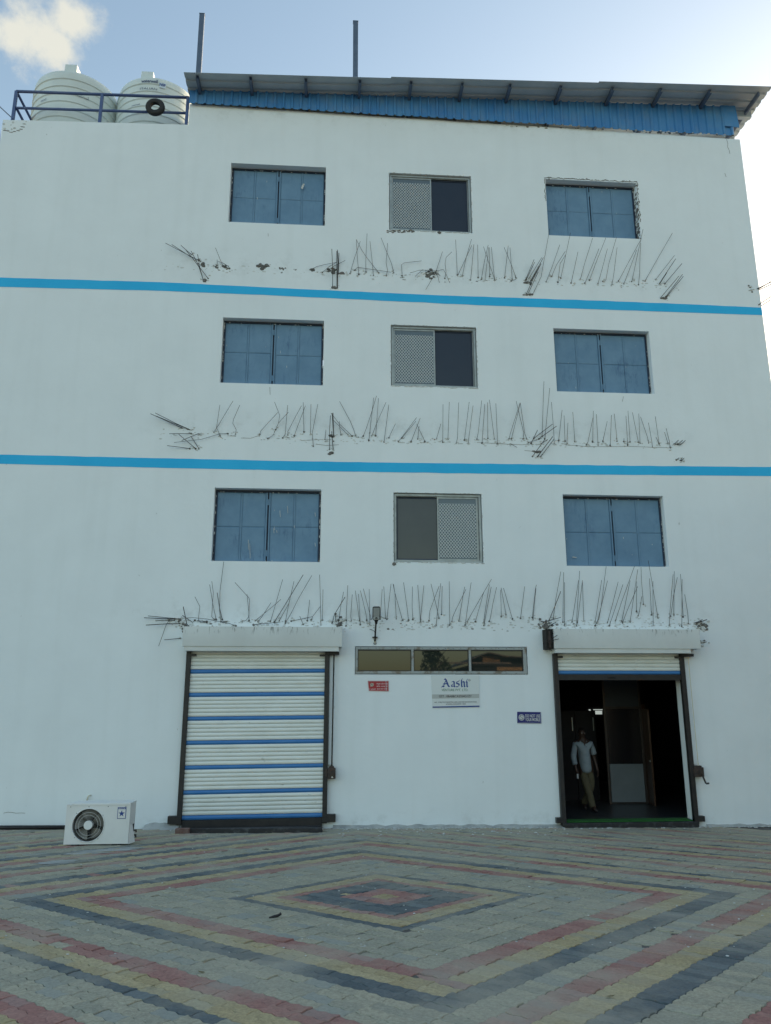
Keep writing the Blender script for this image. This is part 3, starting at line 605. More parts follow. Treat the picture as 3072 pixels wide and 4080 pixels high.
# ---- aluminium sliding windows
def sliding_window(key, grille_left, lab, gl):
    x0, x1, z0, z1 = rect[key]; x0 += .015; x1 -= .015; z0 += .01; z1 -= .012
    y = 0.045; t = .045; fr = MB()
    for a in ((x0, x1, z1-t, z1), (x0, x1, z0, z0+t), (x0, x0+t, z0+t, z1-t), (x1-t, x1, z0+t, z1-t)): fr.box(a[0], a[1], y, y+.09, a[2], a[3])
    fr.box(x0+t, x1-t, y+.02, y+.028, z1-t-.012, z1-t)
    fr.box(x1-t-.022, x1-t-.010, y+.02, y+.08, z0+t, z1-t)
    f = fr.build('sliding_window', M['alu'], bld, bevel=.003); f['label'] = lab
    cx = (x0+x1)/2+.01; b0, b1 = z0+t, z1-t-.012
    for side in (0, 1):
        l, r = (x0+t, cx+.02) if side == 0 else (cx-.02, x1-t-.024); ys = y+.02 if (side == 0) == grille_left else y+.055
        s_ = .030; sa = MB()
        for a in ((l, r, b1-s_, b1), (l, r, b0, b0+s_), (l, l+s_, b0+s_, b1-s_), (r-s_, r, b0+s_, b1-s_)): sa.box(a[0], a[1], ys, ys+.028, a[2], a[3])
        isg = (side == 0) == grille_left
        sa.build('sash', M['alu'] if isg else M['shutter_dark'], f, bevel=.002)
        gm = gl if not isg else M['glass_grey']
        MB().box(l+s_, r-s_, ys+.012, ys+.018, b0+s_, b1-s_).build('pane', gm, f)
        if isg:
            gx0, gx1, gz0, gz1 = l+s_+.004, r-s_-.004, b0+s_+.03, b1-s_-.10; g = MB(); stp = .076; tw = .0072; yy = ys+.004
            import itertools
            for sg in (1, -1):
                k0 = -40
                for k in range(-40, 60):
                    # line x = gx0 + k*stp + sg*(z-gz0)*0.8
                    pts = []
                    for zz in (gz0, gz1): pts.append((gx0+k*stp*.8+sg*(zz-gz0)*.82, zz))
                    (xa, za), (xb_, zb_) = pts
                    if xa > xb_: xa, za, xb_, zb_ = xb_, zb_, xa, za
                    if xb_ <= gx0 or xa >= gx1: continue
                    if xa < gx0: za += (zb_-za)*(gx0-xa)/(xb_-xa); xa = gx0
                    if xb_ > gx1: zb_ = za+(zb_-za)*(gx1-xa)/(xb_-xa); xb_ = gx1
                    if abs(xb_-xa) < .01: continue
                    g.bar((xa, yy+(0 if sg > 0 else .003), za), (xb_, yy+(0 if sg > 0 else .003), zb_), tw, .003, up=(0,1,0))
            go = g.build('diamond_grille', M['grille'], f)
    # ragged mortar under and beside the frame
    pl = MB()
    for q in range(34):
        xx = x0+(x1-x0)*rnd.random(); pl.rock((xx, .0, z0-.012+rnd.uniform(-.012, .004)), rnd.uniform(.012, .03), (1.8, .5, .5))
    for q in range(22): pl.rock((rnd.choice((x0-.018, x1+.018)), .0, z0+(z1-z0)*rnd.random()), rnd.uniform(.01, .024), (.5, .5, 1.8))
    for q in range(18): pl.rock((x0+(x1-x0)*rnd.random(), .0, z1+.018), rnd.uniform(.008, .018), (1.8, .5, .4))
    po = pl.build('mortar_edge', M['plaster'], f); po['kind'] = 'stuff'
M['glass_low'] = mat('film_glass_sky_tint', (0.062, 0.068, 0.068), (0.05, 0.056, 0.058), scale=1, rough=0.1)  # lighter tint stands in for the sky mirrored in the same glass
sliding_window(('M',2), True, 'sliding window with the diamond grille on its left at the top middle', M['glass_navy'])
sliding_window(('M',1), True, 'sliding window with the diamond grille on its left in the middle row', M['glass_navy'])
sliding_window(('M',0), False, 'sliding window with the diamond grille on its right in the lower row', M['glass_low'])
# ---- strip window over the signs
x0, x1, z0, z1 = STRIP; x0 += .01; x1 -= .015; z0 += .012; z1 -= .012
fr = MB(); t = .05
for a in ((x0, x1, z1-t, z1), (x0, x1, z0, z0+t), (x0, x0+.045, z0+t, z1-t), (x1-.07, x1, z0+t, z1-t)): fr.box(a[0], a[1], -.012, .05, a[2], a[3])
xm = [P(1350+575*.5102, 2600).x, P(1350+1022*.5102, 2600).x]
for q in xm: fr.box(q-.022, q+.022, -.012, .05, z0+t, z1-t)
sw = fr.build('strip_window', M['alu_dirty'], bld, bevel=.003); sw['label'] = 'three-pane strip window between the two roller doors'
edges = [x0+.045]+xm+[x1-.07]
for i in range(3):
    l, r = edges[i]+(.022 if i else 0), edges[i+1]-(.022 if i < 2 else 0)
    b = MB(); q = .014
    for a in ((l, r, z1-t-q*1.6, z1-t), (l, r, z0+t, z0+t+q), (l, l+q, z0+t+q, z1-t-q*1.6), (r-q, r, z0+t+q, z1-t-q*1.6)): b.box(a[0], a[1], .0, .03, a[2], a[3])
    b.build('glazing_bead', M['black'], sw)
    dx = (-.002, .0, .004)[i]
    MB().add([(l+q,.02,z0+t+q),(r-q,.02+dx,z0+t+q),(r-q,.02+dx,z1-t-q*1.6),(l+q,.02,z1-t-q*1.6)], [(0,1,2,3)]).build('pane', M['glass_mirror'], sw)
rv = MB()
for q in range(22): rx = x0+.1+q*(x1-x0-.2)/21; rv.disc(rx, z1-t/2, -.017, -.012, .007, 8)
rv.build('rivet', M['black'], sw)['kind'] = 'stuff'

# ---- roller doors
def roller_door(left, lab):
    if left:
        bt, bx0, bx1 = (2497, 2575), 727, 1363
        gl_o, gl_i = (743, 761), (705, 724); yb = -.33
        XA = P(743, 2600, -.1).x; XB = P(1313, 2603, -.1).x; GW = .088
        zb0, zb1 = P(1000, 2575, yb).z, P(1000, 2497, yb).z; xb0, xb1 = P(728, 2540, yb).x, P(1363, 2540, yb).x; foot = .08
    else:
        yb = -.33
        XA = P(2200, 2600, -.1).x; XB = P(2723, 2604, -.1).x; GW = .088
        zb0, zb1 = P(2500, 2584, yb).z, P(2500, 2507, yb).z; xb0, xb1 = P(2206, 2545, yb).x, P(2789, 2545, yb).x; foot = .08
    root = MB()
    if not left: XA += .02; XB = P(2775, 3150, -.1).x
    # cover box: sheet with a folded lip (slightly pillowed front)
    n_ = 8; fv = []
    bx = MB()
    for i in range(n_+1):
        fx = xb0+(xb1-xb0)*i/n_
        for j in range(4):
            fz = zb0+(zb1-zb0)*j/3; bulge = 0.012*math.sin(math.pi*j/3)*(1+.8*mnoise.noise((fx*1.3, fz*2, 4 if left else 9)))
            bx.v.append((fx, yb-bulge, fz))
    for i in range(n_):
        for j in range(3): bx.f.append((i*4+j, (i+1)*4+j, (i+1)*4+j+1, i*4+j+1))
    bx.quad((xb0,yb,zb1),(xb1,yb,zb1),(xb1,-.003,zb1+.03),(xb0,-.003,zb1+.03))
    if left: bx.quad((xb0,yb,zb0),(xb0,yb,zb1),(xb0,-.003,zb1+.03),(xb0,-.003,zb0))
    bx.quad((xb1,yb,zb0),(xb1,-.003,zb0),(xb1,-.003,zb1+.03),(xb1,yb,zb1))
    bx.quad((xb0,yb,zb0),(xb0,yb+.02,zb0-.004),(xb1,yb+.02,zb0-.004),(xb1,yb,zb0))
    bx.box(xb0+.03, xb1-.06 if left else xb1-.2, yb+.02, -.004, zb0-.085, zb0-.004)
    door = bx.build('roller_door', M['box'], bld); door['label'] = lab; smooth_by_angle(door, 25)
    if not left:  # open end of the box with the roller barrel inside
        MB().disc(0, 0, 0, .001, .001, 3)
        e = MB(); e.box(xb0-.13, xb0-.002, yb+.06, -.004, zb0-.01, zb1+.0); e.build('end_plate', M['shed_dark'], door)
        e = MB(); e.box(xb0-.10, xb0-.03, yb+.05, yb+.06, zb0+.1, zb0+.25); e.box(xb0-.085, xb0-.05, yb+.03, yb+.05, zb0+.02, zb1-.04); e.build('bearing_bracket', M['gear'], door)
    ztop = zb0-.085
    zbot = (gz(XA, 0)+.13) if left else .06
    for sgn, X in ((0, XA), (1, XB)):
        g = MB(); a, b = (X, X+GW) if sgn == 0 else (X-GW, X)
        g.box(a, b, -.10, -.003, zbot-.06, ztop-.002)
        g.build('guide_rail', M['black'], door, bevel=.004)
        g = MB(); ff = (a-.16, b) if sgn == 0 else (a, b+.16)
        if not left: ff = (a-.10, b) if sgn == 0 else (a, b+.115)
        hz = .135 if left else .10
        g.box(ff[0], ff[1], -.108, -.003, zbot-.06+(.02 if left else .045), zbot-.06+hz+(.02 if left else .045)); g.build('foot_bracket', M['black'], door, bevel=.004)
        g = MB(); k0 = (b, b+.10) if sgn == 0 else (a-.10, a); g.box(k0[0], k0[1], -.115, -.07, ztop-.085, ztop-.05); g.build('stop_lug', M['black'], door)
    ga, gb = XA+GW, XB-GW
    # slats from the measured rows
    if left:
        lz = [495,525,668,698,845,873,1022,1052,1205,1235,1388,1420,1573,1608]; rz = [490,518,660,688,833,862,1008,1038,1188,1217,1368,1398,1553,1585]
        LZ = [P(600+295*.5402, 2400+v*.5402, -.05).z for v in lz]; RZ = [P(600+1285*.5402, 2400+v*.5402, -.05).z for v in rz]
        rows = []
        dl, dr_ = (LZ[0]-LZ[1]), (RZ[0]-RZ[1])
        for k in range(5, 0, -1): rows.append((LZ[0]+k*dl*.94, LZ[0]+(k-1)*dl*.94, RZ[0]+k*dr_*.94, RZ[0]+(k-1)*dr_*.94, 0))
        for b in range(7):
            rows.append((LZ[2*b], LZ[2*b+1], RZ[2*b], RZ[2*b+1], 1))
            if b < 6:
                for q in range(5):
                    f0, f1 = q/5, (q+1)/5
                    rows.append((LZ[2*b+1]+(LZ[2*b+2]-LZ[2*b+1])*f0, LZ[2*b+1]+(LZ[2*b+2]-LZ[2*b+1])*f1, RZ[2*b+1]+(RZ[2*b+2]-RZ[2*b+1])*f0, RZ[2*b+1]+(RZ[2*b+2]-RZ[2*b+1])*f1, 0))
        zl0, zr0 = LZ[-1], RZ[-1]; hbar = .15
    else:
        zz = [370,397,423,450,478,505,532]; Z = [P(2100+670*.5402, 2400+v*.5402, -.05).z for v in zz]
        rows = [(Z[i], Z[i+1], Z[i], Z[i+1], 1 if i == 5 else 0) for i in range(6)]; zl0 = zr0 = Z[-1]; hbar = P(2500, 2687, -.05).z-P(2500, 2710, -.05).z
    for (l1, l0, r1, r0, blue) in rows:
        s_ = MB(); g = .0032
        prof = [(0, -.040), (.06, -.0475), (.5, -.0495), (.94, -.0475), (1, -.040)]
        for f, y in prof:
            s_.v.append((ga-.01, y, l0+g+(l1-l0-2*g)*f)); s_.v.append((gb+.01, y, r0+g+(r1-r0-2*g)*f))
        for i in range(4): s_.f.append((2*i, 2*i+1, 2*i+3, 2*i+2))
        o0 = len(s_.v); s_.v += [(ga-.01,-.02,l0),(gb+.01,-.02,r0),(gb+.01,-.02,l1 if False else r1),(ga-.01,-.02,l1)]
        s_.f += [(0, o0, o0+1, 1), (8, 9, o0+2, o0+3)]
        so_ = s_.build('slat', M['slat_blue'] if blue else M['slat'], door)
        for p in so_.data.polygons: p.use_smooth = True
    bk = MB(); bk.quad((ga,-.015,zl0),(gb,-.015,zr0),(gb,-.015,ztop),(ga,-.015,ztop)); bk.build('curtain_back', M['black'], door)
    bb = MB(); bb.hexa([(ga,-.075,zl0-hbar),(gb,-.075,zr0-hbar),(gb,-.02,zr0-hbar),(ga,-.02,zl0-hbar),(ga,-.075,zl0),(gb,-.075,zr0),(gb,-.02,zr0),(ga,-.02,zl0)])
    bb.build('bottom_bar', M['black'], door, bevel=.004)
    if left:
        pb = MB(); pb.tube([(ga+.02,-.115,zl0-hbar+.012),(gb-.02,-.115,zr0-hbar+.012)], .014, 8); pb.build('lock_rod', M['black'], door)
    else:
        pb = MB(); pb.tube([(ga+1.0,-.085,zl0-hbar+.05),(ga+1.14,-.085,zl0-hbar+.05)], .01, 6); pb.build('pull_handle', M['black'], door)
    # winding gear on the right
    if left:
        top, bot = P(1331, 2596, -.09), P(1322, 3056, -.09); gx0, gx1 = P(1306, 3080, -.12).x, P(1337, 3080, -.12).x; gz0, gz1 = P(1320, 3103, -.12).z, P(1320, 3060, -.12).z; rr = .014
    else:
        top, bot = P(2741, 2612, -.09), P(2782, 3047, -.09); gx0, gx1 = P(2764, 3070, -.12).x, P(2802, 3070, -.12).x; gz0, gz1 = P(2780, 3095, -.12).z, P(2780, 3057, -.12).z; rr = .008
    top.z = ztop-.02
    rd = MB(); rd.tube([top, bot], rr, 8); rd.tube([bot+Vector((0,0,.03)), Vector((bot.x, bot.y, gz1))], rr*1.5, 8)
    rd.build('drive_rod', M['black'] if left else M['pole_white'], door)
    hb = MB(); hb.box(XB-GW, top.x+.10, -.14, -.004, ztop-.055, ztop-.003); hb.build('drive_housing', M['black'], door, bevel=.004)
    gb_ = MB(); gb_.box(gx0, gx1, -.15, -.02, gz0, gz1); gb_.box(gx0+.02, gx1-.03, -.14, -.03, gz1, gz1+.03); gb_.box(XB-.04, gx0, -.11, -.02, gz0+.03, gz1-.02)
    gb_.build('gearbox', M['gear'], door, bevel=.008)
    gc = MB(); cx, cz = (gx0+gx1)/2+.01, (gz0+gz1)/2
    gc.disc(cx, cz, -.185, -.148, .045, 16); gc.disc(cx, cz, -.20, -.184, .022, 12); gc.build('gear_hub', M['gear'], door)
    if left: t_ = MB(); t_.slab([(cx-.02,gz0+.02),(cx+.02,gz0+.02),(cx,gz0+.06)], -.153, -.149); t_.build('warning_sticker', M['white_print'], door)
    if not left:
        ck = MB(); a = P(2799, 3090, -.17); b = P(2813, 3122, -.21); c = P(2826, 3121, -.24)
        ck.tube([(cx,-.19,cz), a], .012, 8); ck.tube([a, b], .017, 8); ck.tube([b, c], .016, 8); ck.build('crank_handle', M['black'], door)
    # white painted channel beside the rail
    ch = MB(); ch.box(XB+.008, XB+.075, -.03, -.003, (gz1+.05), ztop-.08); ch.build('side_channel', M['wall'], door, bevel=.003)
    # threshold
    th = MB()
    if left:
        yt = PG(1000, 3319).y; th.hexa([(P(752,3310,yt).x,yt,-.1),(P(1284,3310,yt).x,yt+.03,-.1),(P(1284,3310,yt).x,-.003,-.1),(P(752,3310,yt).x,-.003,-.1),(P(752,3310,yt).x,yt,gz(-2.5,yt)+.075),(P(1284,3310,yt).x,yt+.03,gz(0,yt)+.075),(P(1284,3310,yt).x,-.003,zr0-hbar-.01),(P(752,3310,yt).x,-.003,zl0-hbar-.01)])
    else:
        th.box(XA+.02, XB-.02, -.14, .23, -.12, .052)
    th.build('threshold', M['stone_black'], door, bevel=.012)
    return door, ga, gb, ztop
d1 = roller_door(True, 'closed white roller door with seven blue slats')
d2 = roller_door(False, 'open roller door rolled up above the dark entrance')

# ---- rebar stubs left by a broken-off balcony
A36 = 600/1666
REB = [
 (640,920,A36,[
  (2,[(440,335),(350,290),(54,135)]),(2,[(425,325),(330,285),(122,150)]),(2,[(470,535),(425,400),(360,310),(276,207)]),(2,[(525,525),(430,400),(337,222)]),(2,[(470,535),(437,420),(409,258)]),(2,[(345,262),(290,218),(224,158)]),
  (1,[(695,395),(660,320),(607,187)]),(1,[(750,390),(690,355),(630,335)]),(1,[(626,380),(625,317)])]),
 (1240,900,A36,[
  (1,[(10,480),(60,450),(140,430),(285,402)]),(1,[(122,515),(200,450),(285,400)]),(1,[(195,490),(250,445),(376,382)]),(2,[(237,680),(236,450),(228,254)]),(3,[(285,680),(283,280)]),(3,[(289,680),(296,400),(290,265)]),(3,[(300,530),(307,300)]),
  (1,[(430,525),(480,350),(543,170)]),(1.4,[(525,535),(507,290),(499,155)]),(1,[(750,522),(610,345),(560,270),(499,150)]),(1,[(605,510),(603,400),(618,85)]),(1,[(688,548),(675,400),(650,170)]),(1,[(912,518),(890,420),(840,300),(773,132)]),(1,[(830,552),(845,490),(829,410),(845,190)]),(1.3,[(480,490),(513,458),(700,485),(885,513)]),(1,[(1008,568),(998,430),(1030,408),(1220,388)]),
  (1.2,[(1370,520),(1230,485),(1150,560)]),(1.2,[(1370,520),(1320,490),(1200,490),(1095,520)]),(1.2,[(1375,520),(1452,285)]),(1.2,[(1375,520),(1268,705)]),(1.2,[(1375,520),(1400,560),(1418,628)]),(1.2,[(1370,515),(1430,555)]),(1.2,[(1385,500),(1460,480),(1490,530),(1533,630)]),(1,[(1478,580),(1492,510),(1481,420),(1492,350),(1555,288)]),(1.2,[(1270,515),(1350,490),(1420,540)])]),
 (1780,900,A36,[
  (1.2,[(117,545),(98,152)]),(1,[(125,540),(215,350),(276,215)]),(1,[(172,555),(215,350),(274,147)]),(1,[(264,600),(300,205)]),(1,[(348,570),(342,208)]),(1,[(383,590),(415,400),(458,212)]),(1,[(424,600),(464,238)]),(1.2,[(475,560),(471,238)]),(1,[(530,590),(470,420),(407,230)]),(1,[(530,605),(493,235)]),(1,[(640,575),(680,220)]),(1,[(725,590),(700,240)]),(1,[(766,575),(715,430),(635,237)]),(1.3,[(710,610),(766,590)]),
  (2,[(870,600),(966,372)]),(2,[(880,595),(972,400)]),(1.6,[(910,580),(1051,350)]),(1.8,[(930,605),(1069,350)]),(2,[(935,605),(1043,418)]),(2,[(880,755),(950,600),(1043,420)]),(2,[(900,750),(1012,508)]),(1.2,[(950,760),(1045,560),(1050,525),(1140,30)]),
  (1,[(1100,620),(1170,440),(1250,208)]),(1,[(1160,560),(1215,430),(1312,280)]),(1,[(1230,625),(1255,415),(1320,315)]),(1,[(1262,575),(1315,330),(1369,78)]),(1,[(1376,632),(1452,285)]),(1,[(1478,590),(1530,400),(1614,135)])]),
 (2300,880,480/1666,[
  (1.2,[(107,860),(215,600),(300,385)]),(1.2,[(170,820),(250,600),(395,235)]),(1.2,[(287,865),(345,660),(417,385)]),(1.2,[(355,835),(395,820),(440,580),(543,225)]),(1.2,[(480,878),(505,740),(551,368)]),(1.2,[(572,830),(700,590),(840,330),(880,260)]),(1.2,[(645,870),(750,600),(822,400)]),(1.2,[(755,838),(830,480),(910,115)]),(1.2,[(848,882),(863,720),(868,500),(878,308)]),(1.2,[(937,832),(1090,560),(1316,168)]),
  (1.6,[(1085,810),(1346,478)]),(2.2,[(1137,865),(1230,720),(1362,524)]),(2,[(1140,870),(1240,715)]),(1.8,[(1212,870),(1448,590)]),(2,[(1160,1055),(1408,762)]),(2.2,[(1225,1050),(1456,740)]),(2,[(1240,1045),(1467,768)])]),
 (2940,1050,.0904,[(7,[(850,1110),(1000,1040),(1500,800),(2100,500)]),(7,[(900,1130),(1500,770),(2100,430)]),(7,[(960,1150),(1500,900),(2000,680)]),(7,[(910,1820),(1060,1720),(1500,1430),(2000,1090)]),(7,[(1040,1860),(1500,1570),(1950,1280)])]),
 (580,1560,A36,[
  (2.2,[(400,400),(54,245)]),(2.2,[(470,415),(108,267)]),(2.2,[(490,422),(330,350),(108,237)]),(2,[(405,405),(107,267)]),(2.2,[(505,465),(262,467)]),(1.7,[(555,632),(365,470)]),(1.7,[(590,630),(503,495)]),(1.7,[(600,470),(585,465),(400,542)]),(1.3,[(910,465),(820,467),(620,528),(315,564)]),(2,[(490,630),(238,598)]),
  (1.1,[(823,490),(805,440),(785,400),(823,147)]),(1.1,[(755,450),(797,388),(968,104)]),(1.1,[(995,470),(1002,420),(965,350),(972,310),(1042,150)]),(1,[(1262,475),(1275,435),(1462,232)]),(1.1,[(1355,518),(1410,485),(1470,350),(1484,265),(1427,116)]),(1.1,[(1440,420),(1470,350),(1580,228)]),(1,[(1515,512),(1543,480),(1573,150)]),(1,[(1573,480),(1575,440),(1666,265),(1725,157)]),(1,[(1645,490),(1665,430),(1768,157)])]),
 (1180,1560,A36,[
  (1,[(86,445),(78,120)]),(1,[(158,470),(164,140)]),(1.2,[(190,605),(178,465),(240,140)]),(1.1,[(318,530),(330,422)]),(2.2,[(370,640),(370,430),(380,265)]),(3,[(410,640),(394,440)]),(2.8,[(415,490),(398,240)]),(2.8,[(415,490),(408,235)]),(1.2,[(575,480),(415,320)]),(1.2,[(620,490),(480,360),(385,237)]),(1.1,[(495,480),(480,380),(477,328)]),(1.1,[(655,490),(640,430),(600,330),(481,110)]),(1,[(742,492),(775,410),(835,230),(889,48)]),(1.3,[(804,540),(858,68)]),(1,[(880,490),(911,73)]),(1.1,[(838,487),(900,330),(994,120)]),(1.1,[(972,558),(1025,146)]),(1.1,[(1025,510),(1099,357)]),(1.1,[(1130,555),(1220,440),(1332,288)]),(1.1,[(1170,515),(1325,328)]),(1.1,[(1272,553),(1373,293)]),(1.1,[(1345,525),(1360,385)]),(1.1,[(1425,553),(1335,363)]),(1.1,[(1530,530),(1550,530),(1601,355)]),(1.2,[(1622,560),(1625,142)])]),
 (1720,1500,A36,[
  (1.2,[(180,695),(195,282)]),(1.2,[(272,738),(285,680),(299,288)]),(1.2,[(362,705),(415,282)]),(1.1,[(404,740),(415,650),(458,322)]),(1.1,[(500,693),(515,620),(553,266)]),(1.2,[(557,735),(588,305)]),(1.1,[(621,685),(619,287)]),(1.1,[(693,690),(639,257)]),(1.1,[(728,745),(725,640),(710,298)]),(1.1,[(855,690),(870,630),(978,290)]),(1.1,[(882,690),(980,300)]),(1.1,[(1012,690),(1018,620),(935,273)]),(1.1,[(1052,690),(1030,630),(980,292)]),(1.2,[(872,742),(943,784)]),
  (2,[(1100,740),(1172,592)]),(2,[(1130,685),(1337,527)]),(2,[(1185,690),(1381,550)]),(1.5,[(1070,730),(1215,685)]),(2.2,[(1115,885),(1255,692)]),(1.8,[(1210,745),(1285,697)]),(2.8,[(1172,885),(1340,665)]),(2.2,[(1205,888),(1357,688)]),(1.5,[(1222,660),(1230,400),(1242,54)]),(1.2,[(1252,690),(1306,128)]),(1.3,[(1357,745),(1350,600),(1325,283)]),(1.1,[(1405,710),(1443,371)]),(1.1,[(1475,715),(1465,432)]),(1.1,[(1495,750),(1508,512)]),(1.1,[(1584,720),(1561,393)])]),
 (2240,1600,560/1666,[
  (1.1,[(285,512),(305,480),(365,190)]),(1.2,[(362,475),(369,110)]),(1.1,[(426,515),(420,420),(405,150)]),(1.1,[(482,470),(534,235)]),(1.2,[(570,520),(584,160)]),(1,[(650,470),(645,400),(617,143)]),(1.1,[(732,475),(732,434)]),(1.1,[(777,520),(756,168)]),(1.2,[(805,480),(780,110)]),(1.1,[(905,485),(870,320),(833,128)]),(1.2,[(923,490),(908,143)]),(1.1,[(1025,490),(1010,420),(928,180)]),(1.1,[(1070,540),(1062,470),(1022,250)]),(1.2,[(1150,505),(1103,176)]),(1.1,[(1150,500),(1110,420)]),(1,[(1255,495),(1212,362)]),(1.1,[(1282,545),(1270,470),(1232,316)]),
  (1.8,[(1325,505),(1379,457)]),(1.8,[(1372,508),(1428,457)]),(1.8,[(1408,508),(1460,460)]),(1.8,[(1325,505),(1408,510)]),(1.8,[(1355,690),(1387,665)]),(1.8,[(1400,700),(1425,665)]),(2,[(1415,700),(1447,668)])]),
 (560,2220,500/1666,[
  (2.5,[(520,820),(98,779)]),(2.8,[(500,822),(46,804)]),(2.2,[(450,838),(195,845)]),(3,[(520,880),(350,885),(70,902)]),(1.4,[(380,840),(345,885),(240,1182)]),(2.6,[(525,1078),(315,1098)]),(3,[(640,915),(615,890),(567,657)]),(1.7,[(720,838),(690,865),(555,772)]),(1.5,[(880,870),(800,865),(766,840),(787,655),(721,525)]),(1.4,[(1265,915),(1180,880),(1000,845),(880,820),(700,803),(520,812)]),(1.5,[(1003,828),(960,620),(917,363)]),(1.5,[(980,830),(945,790),(966,470),(947,318)]),(1.8,[(1085,828),(1050,680),(1018,471)]),(1.4,[(1065,860),(1048,700),(1055,450),(1105,58)]),(1.5,[(1345,850),(1400,840),(1435,790),(1449,580),(1440,540),(1410,510),(1253,335)]),(1.4,[(1440,845),(1437,720),(1414,495)]),(1.8,[(880,855),(750,844)]),(2.4,[(1150,852),(1060,850)])]),
 (980,2260,500/1666,[
  (1.5,[(130,705),(240,615),(380,500),(462,427)]),(1.4,[(165,720),(240,615),(332,472)]),(1.4,[(325,718),(350,640),(487,162)]),(1.8,[(375,730),(500,530),(760,100)]),(1.4,[(440,712),(570,480),(637,187)]),(1.4,[(525,715),(570,480),(585,420)]),(1.5,[(525,740),(600,610),(700,410),(875,108)]),(1.4,[(815,710),(847,432)]),(1.5,[(600,716),(885,655),(990,518)]),(1.4,[(865,705),(885,655)]),(1.5,[(760,760),(714,648)]),(1.5,[(995,765),(990,500),(978,98)]),(1.4,[(1015,700),(1023,295)]),(2.2,[(1145,745),(1165,655),(1185,610),(1315,395)]),(2.4,[(1195,720),(1185,610)]),(1.6,[(1222,765),(1265,480),(1297,325)]),(1.5,[(1330,780),(1330,680),(1352,240)]),(1.4,[(1398,705),(1390,650),(1411,362)]),(1.5,[(1507,710),(1452,310)]),(1.6,[(1518,762),(1495,355)]),(1.4,[(1603,705),(1595,630),(1519,310)]),(1.5,[(1645,765),(1636,292)]),(2.4,[(100,765),(200,750),(400,735),(440,728)])]),
 (1440,2280,520/1666,[
  (1.3,[(125,600),(105,520),(25,210)]),(1.3,[(240,600),(265,218)]),(1.4,[(308,590),(286,181)]),(1.4,[(325,600),(378,147)]),(1.3,[(445,595),(428,270),(404,147)]),(1.4,[(525,615),(425,255),(411,155)]),(1.3,[(600,615),(590,510),(538,130)]),(1.3,[(658,605),(648,460),(651,182)]),(1.4,[(752,640),(750,580),(719,163)]),(1.3,[(752,640),(756,570),(798,168)]),(1.3,[(862,620),(875,490),(930,340),(992,177)]),(1.3,[(990,590),(970,490),(888,147)]),(1.4,[(953,675),(1013,142)]),(1.3,[(1022,540),(1031,177)]),(1.6,[(1128,675),(1121,116)]),(1.4,[(1155,630),(1165,570),(1210,470),(1334,218)]),(1.4,[(1245,625),(1300,280),(1320,185)]),(1.3,[(1325,675),(1401,130)]),(1.4,[(1350,630),(1400,540),(1560,260),(1660,88)]),(1.4,[(1455,630),(1475,560),(1560,260)]),(1.3,[(1560,640),(1580,490),(1634,156)]),(1.3,[(1563,680),(1657,188)])]),
 (1900,2240,500/1666,[
  (1.4,[(165,785),(180,730),(215,540),(262,332)]),(1.4,[(325,720),(316,368)]),(1.4,[(388,700),(322,338)]),(1.4,[(472,755),(355,344)]),(1.4,[(580,745),(635,322)]),(1.6,[(735,735),(780,345),(790,300)]),(1.6,[(745,760),(785,345)]),(2.6,[(880,800),(1115,732)]),(2.4,[(880,795),(1040,752)]),(2.4,[(930,820),(998,800)]),(2.4,[(945,860),(960,845),(1050,797)]),(1.8,[(963,760),(1040,575),(1113,388)]),(1.3,[(1015,740),(1050,480),(1115,124)]),(1.4,[(1143,795),(1153,134)]),(1.5,[(1165,838),(1164,268)]),(1.3,[(1265,790),(1350,240)]),(1.4,[(1325,845),(1325,750),(1365,115)]),(1.3,[(1335,800),(1403,240)]),(1.4,[(1420,785),(1402,265)]),(2.4,[(930,1060),(1068,968)]),(2.6,[(880,1072),(930,1055),(1090,1018)])]),
 (2350,2220,500/1666,[
  (1.4,[(70,860),(80,800),(157,305)]),(1.3,[(70,910),(120,820),(150,660),(217,122)]),(1.3,[(98,870),(150,660),(235,312)]),(1.3,[(235,865),(300,630),(377,327)]),(1.4,[(258,912),(330,700),(440,362)]),(1.3,[(340,845),(420,600),(592,122)]),(1.4,[(425,850),(440,770),(535,312)]),(1.4,[(435,868),(500,700),(635,388)]),(1.3,[(535,860),(590,480),(637,164)]),(1.2,[(620,720),(623,322)]),(1.2,[(640,780),(655,740),(690,520)]),(1.2,[(712,625),(685,290),(680,130)]),(1.3,[(820,765),(792,282)]),(1.3,[(842,910),(838,318)]),(1.4,[(905,805),(840,420),(776,42)]),(1.4,[(1055,910),(1060,780),(1106,227)]),(1.3,[(1075,785),(1115,500),(1162,268)]),(1.3,[(1115,765),(1122,187)]),(1.3,[(1240,790),(1220,440),(1204,222)]),(1.4,[(1222,915),(1226,292)]),(1.3,[(1310,880),(1300,740),(1260,495)]),(2.6,[(1395,875),(1498,828)]),(2.8,[(1420,875),(1558,828)]),(2.4,[(1420,878),(1545,830)]),(2.6,[(1475,1140),(1555,1125)])]),
]
crumbs = MB(); pits = MB(); rr_ = random.Random(21); nreb = 0
